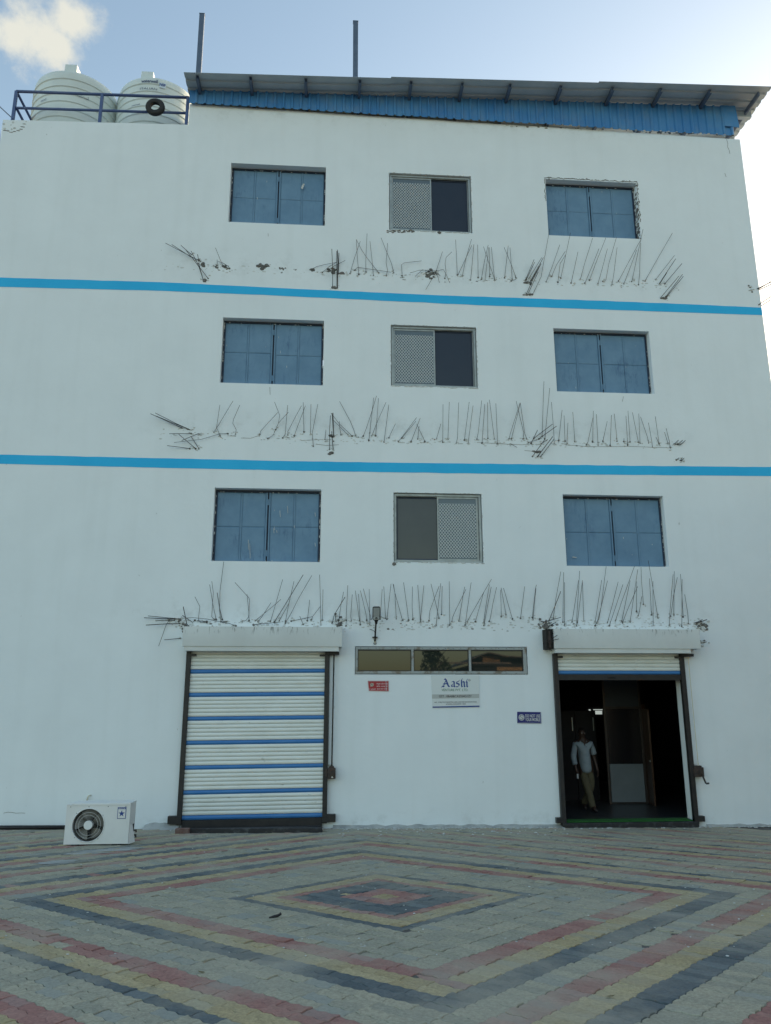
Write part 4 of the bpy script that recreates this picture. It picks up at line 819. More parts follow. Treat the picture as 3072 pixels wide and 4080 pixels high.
for (ox, oy, sc, lines) in REB:
    for (th, pl) in lines:
        pts_ = [(ox+x*sc, oy+y*sc) for x, y in pl]
        cum = [0]
        for a, b in zip(pts_[:-1], pts_[1:]): cum.append(cum[-1]+math.hypot(b[0]-a[0], b[1]-a[1]))
        lean = rr_.uniform(.03, .13)*min(1, cum[-1]/100)+(.04 if th >= 2 else .012); base_y = -.01
        onbox = (2500 < pts_[0][1] < 2580 and pts_[0][0] > 2150)
        pts = []
        for (px, py), c in zip(pts_, cum):
            f = c/cum[-1] if cum[-1] else 0
            pts.append(P(px, py, (-.01 if not onbox else -.34)-lean*(f**.8)))
        p0 = P(*pts_[0], .05 if not onbox else -.2); pts[0] = pts[0]
        rad = (.0043 if th < 1.7 else .0062 if th < 2.7 else .0078) if th < 6 else .010
        b = MB(); b.tube([p0]+pts, rad, 5); o = b.build('rebar', M['rebar'], bld); nreb += 1
        q = P(*pts_[0], -.004)
        if not onbox and pts_[0][0] < 2930:
            pits.rock((q.x, .0, q.z), rr_.uniform(.014, .026), (1, .45, 1.1))
            for k in range(rr_.randint(2, 4)):
                crumbs.rock((q.x+rr_.gauss(0, .045), -.003, q.z+rr_.gauss(0, .03)), rr_.uniform(.010, .024), (1.3, .6, .8))
# rough scar along each broken slab edge, rectangular pockets at the columns
for (pa, pb, n_, zsp) in (((650,1062),(1290,1090),50,.05),((1290,1090),(2720,1145),70,.04),((600,1725),(1200,1752),40,.05),((1200,1750),(2680,1780),130,.04),((640,2475),(1380,2500),90,.06),((1380,2495),(2160,2490),120,.05),((2140,2490),(2800,2490),170,.06)):
    for k in range(n_):
        f = rr_.random(); q = P(pa[0]+(pb[0]-pa[0])*f, pa[1]+(pb[1]-pa[1])*f)
        (crumbs if rr_.random() < .93 else pits).rock((q.x, .002, q.z+rr_.gauss(0, zsp)), rr_.uniform(.008, .024), (rr_.uniform(1, 2.6), .35, .8))
for (px, py, wpx, hpx) in ((1333,1146,16,6),(1320,1806,14,6),(2100,1174,34,5),(2135,1800,36,6),(2640,1260-75,0,0),(2644,1190,24,7),(1320,1737,18,5),(2100,1127,22,4),(1362,1088,18,6),(818,1118,10,10)):
    if not wpx: continue
    q = P(px, py); wm = wpx/205; hm = hpx/190
    for k in range(6): pits.rock((q.x+rr_.uniform(-.5, .5)*wm, -.002, q.z+rr_.uniform(-.5, .5)*hm), rr_.uniform(.02, .04), (1.4, .5, .8))
for (px, py, n_) in ((2185,2520,24),(2170,2490,34),(2800,2495,36),(2795,2565,18),(730,2490,26),(1348,2470,22),(2985,1150,10)):
    q = P(px, py)
    for k in range(n_): (pits if rr_.random() < .5 else crumbs).rock((q.x+rr_.gauss(0, .06), -.005, q.z+rr_.gauss(0, .05)), rr_.uniform(.012, .035), (1.2, .7, 1))
# broken plaster along the wall head and at the top-left corner
for k in range(70):
    f = rr_.random()**1.5; px = 2920-f*900; py = 540-f*38
    q = P(px, py+rr_.uniform(-3, 3)); (pits if rr_.random() < .7 else crumbs).rock((q.x, -.002, q.z), rr_.uniform(.012, .03), (1.6, .5, .8))
for (px, py) in ((20,520),(32,522),(45,527),(58,524),(72,520),(85,515),(92,506),(97,494),(88,505)): q = P(px, py); pits.rock((q.x, .0, q.z), .026, (2.0, .35, .45))
for k in range(10): q = P(rr_.uniform(15, 105), rr_.uniform(482, 522)); crumbs.rock((q.x, .002, q.z), rr_.uniform(.02, .04), (1.2, .3, 1))
# ragged plaster round the top-right shutter
x0, x1, z0, z1 = rect[('R',2)]
rag = MB()
def ragged(path, nrm, w0, w1):
    o0 = len(rag.v); n_ = len(path)
    for (x, z) in path:
        k = (mnoise.noise((x*9, z*9, 3))+.5*mnoise.noise((x*31, z*31, 5))+.7)/1.4
        ww = w0+(w1-w0)*max(0, min(1, k)); rag.v += [(x, .02, z), (x+nrm[0]*ww*.6, -.002, z+nrm[1]*ww*.6), (x+nrm[0]*ww, -.005, z+nrm[1]*ww), (x+nrm[0]*(ww+.006), .003, z+nrm[1]*(ww+.006))]
    for i in range(n_-1):
        for j in range(3): rag.f.append((o0+i*4+j, o0+(i+1)*4+j, o0+(i+1)*4+j+1, o0+i*4+j+1))
nn_ = 120
ragged([(x0-.03+(x1-x0+.06)*i/nn_, z1) for i in range(nn_+1)], (0, 1), .012, .065)
ragged([(x1, z1+.03-(z1-z0)*.72*i/nn_) for i in range(nn_+1)], (1, 0), .004, .055)
ragged([(x0, z1+.03-(z1-z0)*.42*i/nn_) for i in range(nn_+1)], (-1, 0), .002, .045)
rag.build('broken_surround', M['concrete'], bld, fix=True)
for k in range(40):
    f = rr_.random(); q = (x0+(x1-x0)*rr_.random(), z1+rr_.uniform(.0, .06)) if f < .6 else (x1+rr_.uniform(-.005, .05), z1-rr_.random()**2*1.0)
    (pits if rr_.random() < .5 else crumbs).rock((q[0], .0, q[1]), rr_.uniform(.010, .022), (1.2, .6, 1))
for k in range(60): q = (x1-.005, rr_.uniform(.0, .2), z0+rr_.random()*(z1-z0)); pits.rock(q, rr_.uniform(.02, .04), (.4, 1, 1))
# mortar strip under the top middle window
for k in range(34):
    q = P(1545+rr_.random()*115, 921+rr_.uniform(-4, 6)); pits.rock((q.x, -.002, q.z), rr_.uniform(.015, .03), (1.6, .4, .7))
for (px, py) in ((1752,928),(1748,926),(1571,2245),(1568,2248)): q = P(px, py); pits.rock((q.x, -.004, q.z), .04, (1.2, .5, .8))
ck_ = MB()
for path in ([(2895,555),(2900,572),(2899,585),(2906,600),(2908,612)], [(14,3240),(30,3236),(48,3237),(64,3240),(82,3239),(100,3240)], [(1265,1770),(1300,1775),(1350,1772)], [(2090,1795),(2150,1800)], [(1200,1755),(1260,1752),(1320,1752)], [(2250,1772),(2340,1779),(2420,1780),(2500,1778),(2600,1782),(2670,1784)], [(1900,1763),(1990,1768),(2080,1772),(2110,1770)], [(960,1745),(1000,1746),(1032,1735)], [(905,1736),(940,1738)], [(2888,690),(2893,705)], [(2480,1600),(2484,1580)], [(1075,1542),(1076,1572)], [(1068,930),(1069,942)]):
    for a, b in zip(path[:-1], path[1:]):
        p0, p1 = P(*a, -.002), P(*b, -.002); ck_.bar(p0, p1, .006, .004, up=(0,1,0))
cko = ck_.build('wall_crack', M['pit'], bld); cko['kind'] = 'stuff'
co = crumbs.build('plaster_crumb', M['plaster'], bld); co['kind'] = 'stuff'
po = pits.build('broken_concrete', M['pit'], bld); po['kind'] = 'stuff'
for (px, py, r_) in ((640+465*A36, 920+368*A36, .085), (640+625*A36, 920+397*A36, .05), (640+735*A36, 920+408*A36, .075), (640+1130*A36, 920+398*A36, .105), (640+1343*A36, 920+415*A36, .055), (640+1488*A36, 920+432*A36, .03), (1240+10*A36, 900+490*A36, .07), (1240+225*A36, 900+500*A36, .10), (1240+1335*A36, 900+540*A36, .10), (1348, 2487, .07), (2110, 1127, .06)):
    q = P(px, py); s_ = MB()
    for k in range(13): s_.rock((q.x+rr_.gauss(0, .5)*r_, .004, q.z+rr_.gauss(0, .38)*r_), r_*rr_.uniform(.2, .55), (1.2, .6, .9))
    s_.build('concrete_stub', M['concrete'], bld)

# ---- roof over the upper floor
rz0, rz1 = 15.955, 16.345; RXL, RXR = -3.46, 10.22
def rz(x): return rz0+(rz1-rz0)*(x-RXL)/(RXR-RXL)
rf = MB(); rf.box(-3.36, XR-.05, .3, .45, 15.42, 15.6)
roof = rf.build('roof', M['frame_blue'], bld); roof['label'] = 'corrugated metal roof with blue fascia'
def roof_sheet(xa, xb_, yf0, yf1, up):
    prof = []; y = 0; per = .25
    while y < 8.6:
        prof += [(y, 0), (y+.15, 0), (y+.175, .032), (y+.225, .032)]; y += per
    m = MB(); n = len(prof)
    for X, yf in ((xa, yf0), (xb_, yf1)):
        for lay in (0, 1):
            for (py_, pz_) in prof: m.v.append((X, yf+py_, rz(X)+pz_+up+.004*lay))
    for i in range(n-1):
        m.f.append((i, 2*n+i, 2*n+i+1, i+1)); m.f.append((n+i, n+i+1, 3*n+i+1, 3*n+i))
        m.f.append((i, i+1, n+i+1, n+i)); m.f.append((2*n+i, 3*n+i, 3*n+i+1, 2*n+i+1))
    m.f.append((0, n, 3*n, 2*n))
    return m.build('roof_sheet', M['roof'], roof)
fa, fb = PZ(732, 288, rz(RXL)), PZ(3070, 353, rz(RXR))
x1_, x2_ = P(1558, 300, -.6).x, P(2380, 320, -.6).x
yl = lambda x: fa.y+(fb.y-fa.y)*(x-fa.x)/(fb.x-fa.x)
roof_sheet(RXL, x1_+.1, yl(RXL), yl(x1_), 0); roof_sheet(x1_, x2_+.1, yl(x1_)-.03, yl(x2_)-.03, .006); roof_sheet(x2_, RXR, yl(x2_)-.06, yl(RXR)-.05, .012)
# cladding sheets below the roof edge
def cz_bot(x): return 15.60+(15.493-15.605)*(x+3.41)/12.96
n_sh = 13; cw = (9.52+3.41)/n_sh
for k in range(n_sh):
    xa = -3.41+k*cw; xb_ = xa+cw+.03; prof = []; x = xa; pit = cw/5
    for q in range(5):
        b0 = xa+q*pit; prof += [(b0, 0), (b0+pit*.62, 0), (b0+pit*.72, -.034), (b0+pit*.9, -.034)]
    prof += [(xb_-.02, 0)]
    m = MB(); n = len(prof); dy = -.072-(.004 if k % 2 else 0); dz_ = rnd.uniform(-.012, .012)
    for lay in (0, .003):
        for zf in (0, 1):
            for (px_, py_) in prof: m.v.append((px_, dy+py_+lay, (cz_bot(px_)+dz_) if zf == 0 else rz(px_)-.004))
    for i in range(n-1):
        m.f.append((i, i+1, n+i+1, n+i)); m.f.append((2*n+i, 3*n+i, 3*n+i+1, 2*n+i+1)); m.f.append((i, 2*n+i, 2*n+i+1, i+1))
    m.build('cladding_sheet', M['clad'], roof)
# corner flashing, end beam and outriggers
ca = P(2892, 428, -.11); cb = P(2945, 507, -.11)
fl = MB(); fl.hexa([(9.30,-.115,15.72),(9.66,-.115,15.70),(9.66,-.10,15.70),(9.30,-.10,15.72),(9.30,-.115,rz(9.3)-.01),(9.62,-.115,rz(9.6)-.01),(9.62,-.10,rz(9.6)-.01),(9.30,-.10,rz(9.3)-.01)]); fl.build('corner_flashing', M['clad'], roof)
eb = MB(); eb.box(9.45, 10.12, .06, .12, rz(9.8)-.16, rz(9.8)-.012); eb.box(9.45, 10.12, .12, .17, rz(9.8)-.16, rz(9.8)-.15); eb.build('end_beam', M['roof'], roof)
tops = [790,997,1218,1433,1638,1840,2037,2235,2440,2632,2827]
bases = [799,1006,1221,1431,1630,1829,2015,2212,2413,2600,2790]
for tx, bx_ in zip(tops, bases):
    f = (tx-790)/2040; xw = P(bx_, 372+f*55, -.07).x
    o = MB(); z = rz(xw)-.008; yf = yl(xw)+.07
    o.box(xw-.035, xw-.027, yf, 1.2, z-.10, z); o.box(xw-.027, xw+.03, yf, 1.2, z-.10, z-.092); o.box(xw-.027, xw+.03, yf, 1.2, z-.008, z)
    o.build('outrigger', M['frame_blue'], roof)
o = MB(); xw = 9.98; z = rz(xw)-.008; o.box(xw-.04, xw+.0, yl(xw)+.1, 8, z-.11, z); o.build('outrigger', M['frame_blue'], roof)

# ---- posts rising behind the roof edge
for (tp, bp_, lab) in (((806,60),(792,287),'blue steel post above the roof nearer the water tanks'), ((1417,90),(1416,295),'blue steel post above the middle of the roof')):
    a = P(*tp, .9); b = P(*bp_, .9); a.z; d = (b-a); foot = a+d*((a.z-15.5)/(a.z-b.z))
    m = MB(); m.bar(foot, a, .125, .10, up=(0,1,0)); m.bar(a, a+(a-b).normalized()*.012, .14, .115, up=(0,1,0))
    p = m.build('steel_post', M['frame_blue'], None, loc=tuple(foot), bevel=.004); tag(p, lab, 'post', 'steel posts rising above the roof')

# ------------------------------------------------------------------ roof terrace: tanks, railing, tyre
def tank(cx, cy, r, z0, zs, lab, lid_dy, lid_w=.17, lid_x=0, text_on=False, lid_h=.5):
    t = thing('water_tank', lab, 'water tank', (cx, cy, z0), 'white water tanks on the roof terrace')
    prof = [(r*.98, z0), (r, z0+.06)]; z = z0+.16
    while z < zs-.05:
        prof += [(r, z-.045), (r+.022, z-.024), (r+.022, z-.008), (r-.004, z+.004), (r, z+.02)]; z += .21
    prof += [(r, zs), (r*.985, zs+.05), (r*.93, zs+.10), (r*.75, zs+.17), (r*.45, zs+.24), (.2, zs+.27)]
    b = MB(); b.lathe(prof, cx, cy, 64); o = b.build('tank_body', M['tank'], t); smooth_by_angle(o, 28)
    l = MB(); w2 = lid_w; ly = cy+lid_dy; zt = zs+lid_h
    l.hexa([(cx+lid_x-w2*1.1,ly-w2*1.1,zs+.05),(cx+lid_x+w2*1.1,ly-w2*1.1,zs+.05),(cx+lid_x+w2*1.1,ly+w2*1.1,zs+.05),(cx+lid_x-w2*1.1,ly+w2*1.1,zs+.05),(cx+lid_x-w2,ly-w2,zt),(cx+lid_x+w2,ly-w2,zt),(cx+lid_x+w2,ly+w2,zt),(cx+lid_x-w2,ly+w2,zt)])
    l.build('tank_lid', M['tank'], t, bevel=.012)
    return t
t1 = tank(-6.50, 1.55, 1.0, 14.21, 16.84, 'white ribbed water tank on the roof nearer the left corner of the building', -.35, lid_x=-.08, lid_h=.70, lid_w=.145)
t2 = tank(-4.50, 1.55, .98, 14.21, 16.80, 'white ribbed water tank with printed lettering on its front, beside the metal roof', -.35, lid_x=-.23, lid_h=.66, lid_w=.145)
t3 = tank(-6.3, 4.4, .95, 14.21, 18.02, 'white water tank mostly hidden behind the other two tanks', -.3, lid_x=.30, lid_w=.17, lid_h=.43)
def on_tank(t, cx, cy, r, s, px, py, wpx, m, name='lettering', h=None, bold=0.0, rot=0):
    q = P(px, py, cy-r*.93); text(s, name, m, t, q.x, q.z, 0, h=h, width=wpx/148, align='CENTER', bold=bold, rot=rot, wrap=(cx, cy, r+.016))
on_tank(t2, -4.50, 1.55, .98, 'waterwell', 598, 340, 58, M['tank_text'], h=.10, bold=.02)
on_tank(t2, -4.50, 1.55, .98, 'ITALIAN', 594, 367, 60, M['tank_text'], h=.06)
on_tank(t2, -4.50, 1.55, .98, 'waterwell', 540, 426, 32, M['tank_text'], h=.05, bold=.01)
on_tank(t1, -6.50, 1.55, 1.0, 'waterwell', 331, 388, 40, M['tank_text'], h=.075, bold=.01, rot=-.05)
on_tank(t1, -6.50, 1.55, 1.0, 'waterwell', 168, 398, 26, M['tank_text'], h=.05, bold=.01, rot=.1)
st = MB(); th0 = (P(648, 345, .68).x+4.50)/.98
for k in range(4):
    a0 = math.asin((P(636, 347, .62).x+4.50)/.98)+k*.0375; rr2 = 1.0
    q0 = P(648, 355, .65); zz0, zz1 = q0.z-.02, q0.z+.12
    st.quad(*[(-4.50+rr2*math.sin(a), 1.55-rr2*math.cos(a), zz) for a, zz in ((a0, zz0), (a0+.0375, zz0), (a0+.0375, zz1), (a0, zz1))])
st.build('sticker', M['sticker'], t2)
q0 = P(648, 351, .65); text('NSF', 'lettering', M['blue_print'], t2, -4.50+math.asin((P(636, 347, .62).x+4.50)/.98)+.075, q0.z, 0, h=.075, width=.14, align='CENTER', bold=.03, wrap=(-4.50, 1.55, 1.004))

rl = thing('railing', 'blue pipe railing along the parapet in front of the water tanks', 'railing', (-5.4, .1, 15.0))
TL, TR = P(66, 364, .1), P(753, 389, .1); ML, MR = P(65, 430, .1), P(750, 451, .1)
for nm, a, b, r_ in (('top_rail', TL, TR, .034), ('mid_rail', ML, MR, .03)): MB().tube([a, b], r_, 10).build(nm, M['rail'], rl, smooth=True)
for (xt_, xb_) in ((TL.x, TL.x+.01), (P(408,378,.1).x, P(395,487,.1).x), (TR.x-.02, TR.x-.02)):
    zt = TL.z+(TR.z-TL.z)*(xt_-TL.x)/(TR.x-TL.x); MB().box(xt_-.032, xt_+.032, .07, .13, topz(min(xt_, -3.43))-.01, zt).build('post', M['rail'], rl, bevel=.004)
for a, nm in ((TL, 'top_rail'), (ML, 'mid_rail')):
    MB().tube([a, (a.x, 9.0, a.z)], .03, 10).build(nm, M['rail'], rl, smooth=True)
for yy in (3.0, 6.0, 9.0): MB().box(TL.x-.03, TL.x+.03, yy-.03, yy+.03, 14.2, TL.z).build('post', M['rail'], rl)

q = P(619, 428, .02); ty = MB(); n, m = 56, 12
prof = [(.105,-.045),(.125,-.056),(.165,-.058),(.20,-.050),(.216,-.034),(.219,0),(.216,.034),(.20,.050),(.165,.058),(.125,.056),(.105,.045),(.112,0)]
for k in range(n):
    a = 2*math.pi*k/n
    for (r_, yy) in prof:
        if r_ > .214 and k % 2: r_ -= .006
        ty.v.append((q.x+r_*math.cos(a), .015+yy, q.z+r_*math.sin(a)))
m = len(prof)
for k in range(n):
    for j in range(m): ty.f.append((k*m+j, ((k+1)%n)*m+j, ((k+1)%n)*m+(j+1)%m, k*m+(j+1)%m))
to = ty.build('tyre', M['rubber'], None, loc=(q.x, .015, q.z), fix=True); tag(to, 'black rubber tyre hanging on the blue railing', 'tyre'); smooth_by_angle(to, 50)

cb_ = MB(); a = P(52, 474, .05); b = P(-40, 372, 3.0); c = P(-700, -200, 14)
cb_.tube([a, a+(b-a)*.5+Vector((0,0,-.06)), b, c], .012, 6); tag(cb_.build('overhead_cable', M['black'], None, loc=tuple(a)), 'thin black cable running up from the left corner of the parapet', 'cable')

# ------------------------------------------------------------------ air conditioner on the paving
ax0, ax1, ay, az0, az1, ad = -3.992, -3.030, -2.338, .168, .735, .36
ac = thing('air_conditioner_unit', 'cream white outdoor air conditioner unit standing on the pavers by the wall', 'air conditioner', ((ax0+ax1)/2, ay+.18, .15))
fx, fz_, fr_ = P(732*.4802, 3000+595*.4802, ay).x, P(732*.4802, 3000+600*.4802, ay).z, .238
cs = MB(); n = 48
# front face with a round opening
circ = [(fx+fr_*math.cos(2*math.pi*k/n), fz_+fr_*math.sin(2*math.pi*k/n)) for k in range(n)]
def to_rect(cx, cz, ang):
    dx, dz = math.cos(ang), math.sin(ang); ts = []
    if dx > 1e-6: ts.append((ax1-cx)/dx)
    if dx < -1e-6: ts.append((ax0-cx)/dx)
    if dz > 1e-6: ts.append((az1-cz)/dz)
    if dz < -1e-6: ts.append((az0-cz)/dz)
    t_ = min(ts); return (cx+dx*t_, cz+dz*t_)
angs = sorted([2*math.pi*k/n for k in range(n)]+[math.atan2(z-fz_, x-fx) % (2*math.pi) for x in (ax0, ax1) for z in (az0, az1)])
inn = [(fx+fr_*math.cos(a), ay, fz_+fr_*math.sin(a)) for a in angs]; outr = [to_rect(fx, fz_, a) for a in angs]; outr = [(x, ay, z) for x, z in outr]
k = len(angs); back = [(x, ay+.05, z) for x, _, z in inn]
cs.add(inn+outr+back, [(i, (i+1)%k, k+(i+1)%k, k+i) for i in range(k)]+[((i+1)%k, i, 2*k+i, 2*k+(i+1)%k) for i in range(k)])
yb2 = ay+ad
cs.quad((ax0,ay,az0),(ax0,ay,az1),(ax0,yb2,az1),(ax0,yb2,az0)); cs.quad((ax1,ay,az0),(ax1,yb2,az0),(ax1,yb2,az1),(ax1,ay,az1))
cs.quad((ax0,yb2,az0),(ax0,yb2,az1),(ax1,yb2,az1),(ax1,yb2,az0)); cs.quad((ax0,ay,az0),(ax0,yb2,az0),(ax1,yb2,az0),(ax1,ay,az0))
cs.build('casing', M['ac'], ac)
tp = MB(); tp.box(ax0+.07, ax1+.004, ay-.006, yb2+.004, az1-.012, az1+.022); tp.box(ax0, ax0+.07, ay-.004, yb2, az1-.012, az1+.008); tp.build('top_cover', M['ac'], ac, bevel=.006)
MB().disc(fx, fz_, ay+.16, ay+.165, fr_*1.02, 40).build('coil', M['ac_dark'], ac)
MB().ring(fx, fz_, ay-.002, fr_+.004, .008, 56, 6).build('fan_shroud', M['ac'], ac, smooth=True)
bl = []
for q in range(5):
    a0 = 2*math.pi*q/5+.35; b = MB(); rows_ = []
    for i in range(7):
        f = i/6; r_ = .05+(fr_*.9-.05)*f; wd = .30+.28*math.sin(f*2.2)
        rows_.append([(fx+r_*math.cos(a0+wd*s_), ay+.07-.05*s_, fz_+r_*math.sin(a0+wd*s_)) for s_ in (-1, -.4, .4, 1)])
    for rw in rows_: b.v += rw
    b.v += [(x, y+.004, z) for x, y, z in b.v[:28]]
    for i in range(6):
        for j in range(3): b.f.append((i*4+j, i*4+j+1, (i+1)*4+j+1, (i+1)*4+j)); b.f.append((28+i*4+j, 28+(i+1)*4+j, 28+(i+1)*4+j+1, 28+i*4+j+1))
    b.build('fan_blade', M['fan'], ac, smooth=True)
MB().disc(fx, fz_, ay-.012, ay+.08, .066, 28).build('fan_hub', M['ac'], ac, bevel=.004)
gw = MB()
rg2 = MB()
for rr2 in (.145, .185): rg2.ring(fx, fz_, ay-.004, rr2, .0019, 48, 5)
rg2.build('guard_ring', M['ac'], ac)
for rr2 in (.105, .222): gw.ring(fx, fz_, ay-.003, rr2,   .0022, 48, 5)
for q in range(84):
    a = 2*math.pi*q/84; r1 = .178 if q % 3 else .06
    gw.tube([(fx+r1*math.cos(a), ay-.003, fz_+r1*math.sin(a)), (fx+fr_*math.cos(a), ay+.002, fz_+fr_*math.sin(a))], .0016, 4)
gw.build('fan_guard', M['wire_grey'], ac)
sx0, sx1, sz0, sz1 = P(975*.4802, 3000+500*.4802, ay).x, P(1046*.4802, 3000+500*.4802, ay).x, P(1010*.4802, 3000+546*.4802, ay).z, P(1010*.4802, 3000+450*.4802, ay).z
bd = MB(); bd.box(sx0, sx1, ay-.004, ay-.001, sz0, sz1); bdg = bd.build('badge', M['blue_print'], ac)
MB().box(sx0+.008, sx1-.008, ay-.006, ay-.003, sz0+.008, sz1-.028).build('badge_face', M['white_print'], bdg)
cx, cz = (sx0+sx1)/2, (sz0+sz1)/2-.008; star = [(cx+(.050 if q % 2 == 0 else .020)*math.sin(math.pi*q/5), cz+(.050 if q % 2 == 0 else .020)*math.cos(math.pi*q/5)) for q in range(10)][::-1]
sm = MB(); sm.add([(cx, -.0075+ay, cz)]+[(x, ay-.0075, z) for x, z in star], [(0, i+1, (i+1) % 10+1) for i in range(10)]); sm.build('star_emblem', M['blue_print'], bdg)
text('BLUE STAR', 'lettering', M['white_print'], bdg, cx, sz1-.021, ay-.0065, h=.014, width=(sx1-sx0)*.8, align='CENTER', bold=.02)
# sprung side panel, pipe valves, feet, screws
pn = MB(); pn.hexa([(ax1+.004,ay+.01,az0-.005),(ax1+.075,ay+.10,az0+.01),(ax1+.079,ay+.105,az0+.01),(ax1+.008,ay+.012,az0-.005),(ax1+.004,ay+.01,az0+.27),(ax1+.02,ay+.10,az0+.27),(ax1+.024,ay+.105,az0+.27),(ax1+.008,ay+.012,az0+.27)])
pn.build('loose_side_panel', M['ac'], ac)
MB().box(ax1+.001, ax1+.006, ay+.10, ay+.30, az0+.03, az0+.25).build('service_opening', M['ac_dark'], ac)
for q in (az0+.09, az0+.16): MB().tube([(ax1+.005, ay+.22, q), (ax1+.06, ay+.22, q), (ax1+.06, ay+.22, q-.03)], .014, 8).build('pipe_valve', M['gear'], ac)
for xx in (ax0+.16, ax1-.2):
    MB().box(xx-.04, xx+.04, ay-.02, yb2+.02, gz(xx, ay)-.012, az0-.001).build('foot', M['ac_dark'], ac)
sc_ = MB()
for xx in (ax0+.06, fx-.01, fx+.28, ax1-.07): sc_.disc(xx, az1-.028, ay-.004, ay, .006, 8)
for a in (.6, 2.4, 3.9, 5.4): sc_.disc(fx+.255*math.cos(a), fz_+.255*math.sin(a), ay-.004, ay, .005, 8)
sc_.build('screw', M['ac_dark'], ac)['kind'] = 'stuff'
w_ = MB(); a = P(345, 3198, -.03); b = P(354, 3170, -.05); w_.tube([(a.x, -.03, .55), a, (a.x+.02, -.05, a.z+.1), b, (b.x+.02, 0, b.z)], .013, 8); tag(w_.build('drain_pipe', M['pole_white'], None, loc=tuple(a)), 'short pale pipe end sticking out of the wall above the air conditioner', 'pipe')
# black pipe lying along the foot of the wall, bottom left
a, b = P(-260, 3314, -.06), P(262, 3305, -.06); a.z = gz(a.x, -.06)+.034; b.z = gz(b.x, -.06)+.034
pp = MB(); pp.tube([a, b], .036, 12); tag(pp.build('black_pipe', M['black'], None, loc=tuple(b), smooth=True), 'black pipe lying along the foot of the wall beside the air conditioner', 'pipe')

# ------------------------------------------------------------------ wall lamp
lm = thing('solar_street_lamp', 'black solar lamp on a short pole above the strip window', 'lamp', (.89, -.02, 3.36))
base, top_ = P(1494, 2566, -.03), P(1498, 2484, -.22)
pl = MB(); pl.tube([base+Vector((0,0,.05)), P(1495, 2530, -.06), top_], .016, 8); pl.build('pole', M['black'], lm, smooth=True)
br = MB(); br.box(base.x-.02, base.x+.02, -.03, -.004, P(1494,2560).z, P(1494,2535).z); br.build('bracket', M['pole_white'], lm)
br = MB(); zc = P(1494, 2540).z; br.box(base.x-.05, base.x+.05, -.05, -.004, zc-.012, zc+.012); br.build('clamp', M['gear'], lm)
MB().ring(base.x, P(1494,2563).z, -.02, .022, .006, 14, 6).build('eyelet', M['black'], lm)
wi = MB(); wi.tube([P(1495,2522,-.06), P(1490,2514,-.04), P(1485,2511,-.02), P(1473,2507,-.0)], .005, 5); wi.build('lamp_wire', M['black'], lm)
# head: rounded plate tipped forward
hc = P(1499.5, 2443.5, -.30); ext_w, ext_h = .148, .255
ex, ez, ey = Vector((1, 0, .02)).normalized(), Vector((0, -.25, 1)).normalized(), None; ey = ez.cross(ex)*-1
def rrect(w_, h_, r_, n_=6):
    o_ = []
    for (cx_, cz_, a_) in ((w_/2-r_, h_/2-r_, 0), (-w_/2+r_, h_/2-r_, 90), (-w_/2+r_, -h_/2+r_, 180), (w_/2-r_, -h_/2+r_, 270)):
        for q in range(n_+1): a = R(a_+90*q/n_); o_.append((cx_+r_*math.cos(a), cz_+r_*math.sin(a)))
    return o_
def plate(o_, d0, d1, nm, m_, par, dz=0):
    b = MB(); n_ = len(o_); pt = lambda x, z, d: tuple(hc+ex*x+ez*(z+dz)+ey*d)
    b.v = [pt(x, z, d0) for x, z in o_]+[pt(x, z, d1) for x, z in o_]
    b.f = [tuple(range(n_)), tuple(range(2*n_-1, n_-1, -1))]+[(i, n_+i, n_+(i+1)%n_, (i+1)%n_) for i in range(n_)]
    return b.build(nm, m_, par, fix=True)
hd = plate(rrect(.150, .262, .03), -.022, .022, 'lamp_head', M['black'], lm)
s_ = 1 if ey.y > 0 else -1
plate(rrect(.122, .165, .012), -s_*.0225, -s_*.026, 'led_panel', M['led'], hd, .030)
plate(rrect(.120, .062, .012), -s_*.0225, -s_*.0262, 'sensor_plate', M['led_pale'], hd, -.088)
plate([(.026*math.cos(math.pi*q/10), .024*math.sin(math.pi*q/10)) for q in range(11)], -s_*.027, -s_*.04, 'motion_sensor', M['black'], hd, -.096)
nk = MB(); nk.tube([hc-ez*.12, hc-ez*.165, hc-ez*.21], [.05, .03, .022], 10); nk.build('lamp_neck', M['black'], lm)

# ------------------------------------------------------------------ signs on the wall
sg = thing('company_sign', 'white company sign board with blue lettering under the strip window', 'sign', (2.46, -.01, 2.16))
q4 = [P(*a, -.014) for a in ((1723,2819),(1911,2817),(1909,2690),(1718,2690))]
MB().slab([(q.x, q.z) for q in q4], -.014, -.003).build('board', M['sign_white'], sg)
def SP(x, y): return P(1700+x*220/1666, 2660+y*180/1363, -.016)
bn = MB(); b4 = [SP(165,935), SP(1585,915), SP(1580,795), SP(160,810)]; bn.slab([(q.x, q.z) for q in b4], -.017, -.0142).build('grey_band', M['sign_grey'], sg)
bn = MB(); b4 = [SP(178,1210), SP(1592,1185), SP(1590,1147), SP(175,1175)]; bn.slab([(q.x, q.z) for q in b4], -.018, -.0142).build('blue_bar', M['blue_print'], sg)
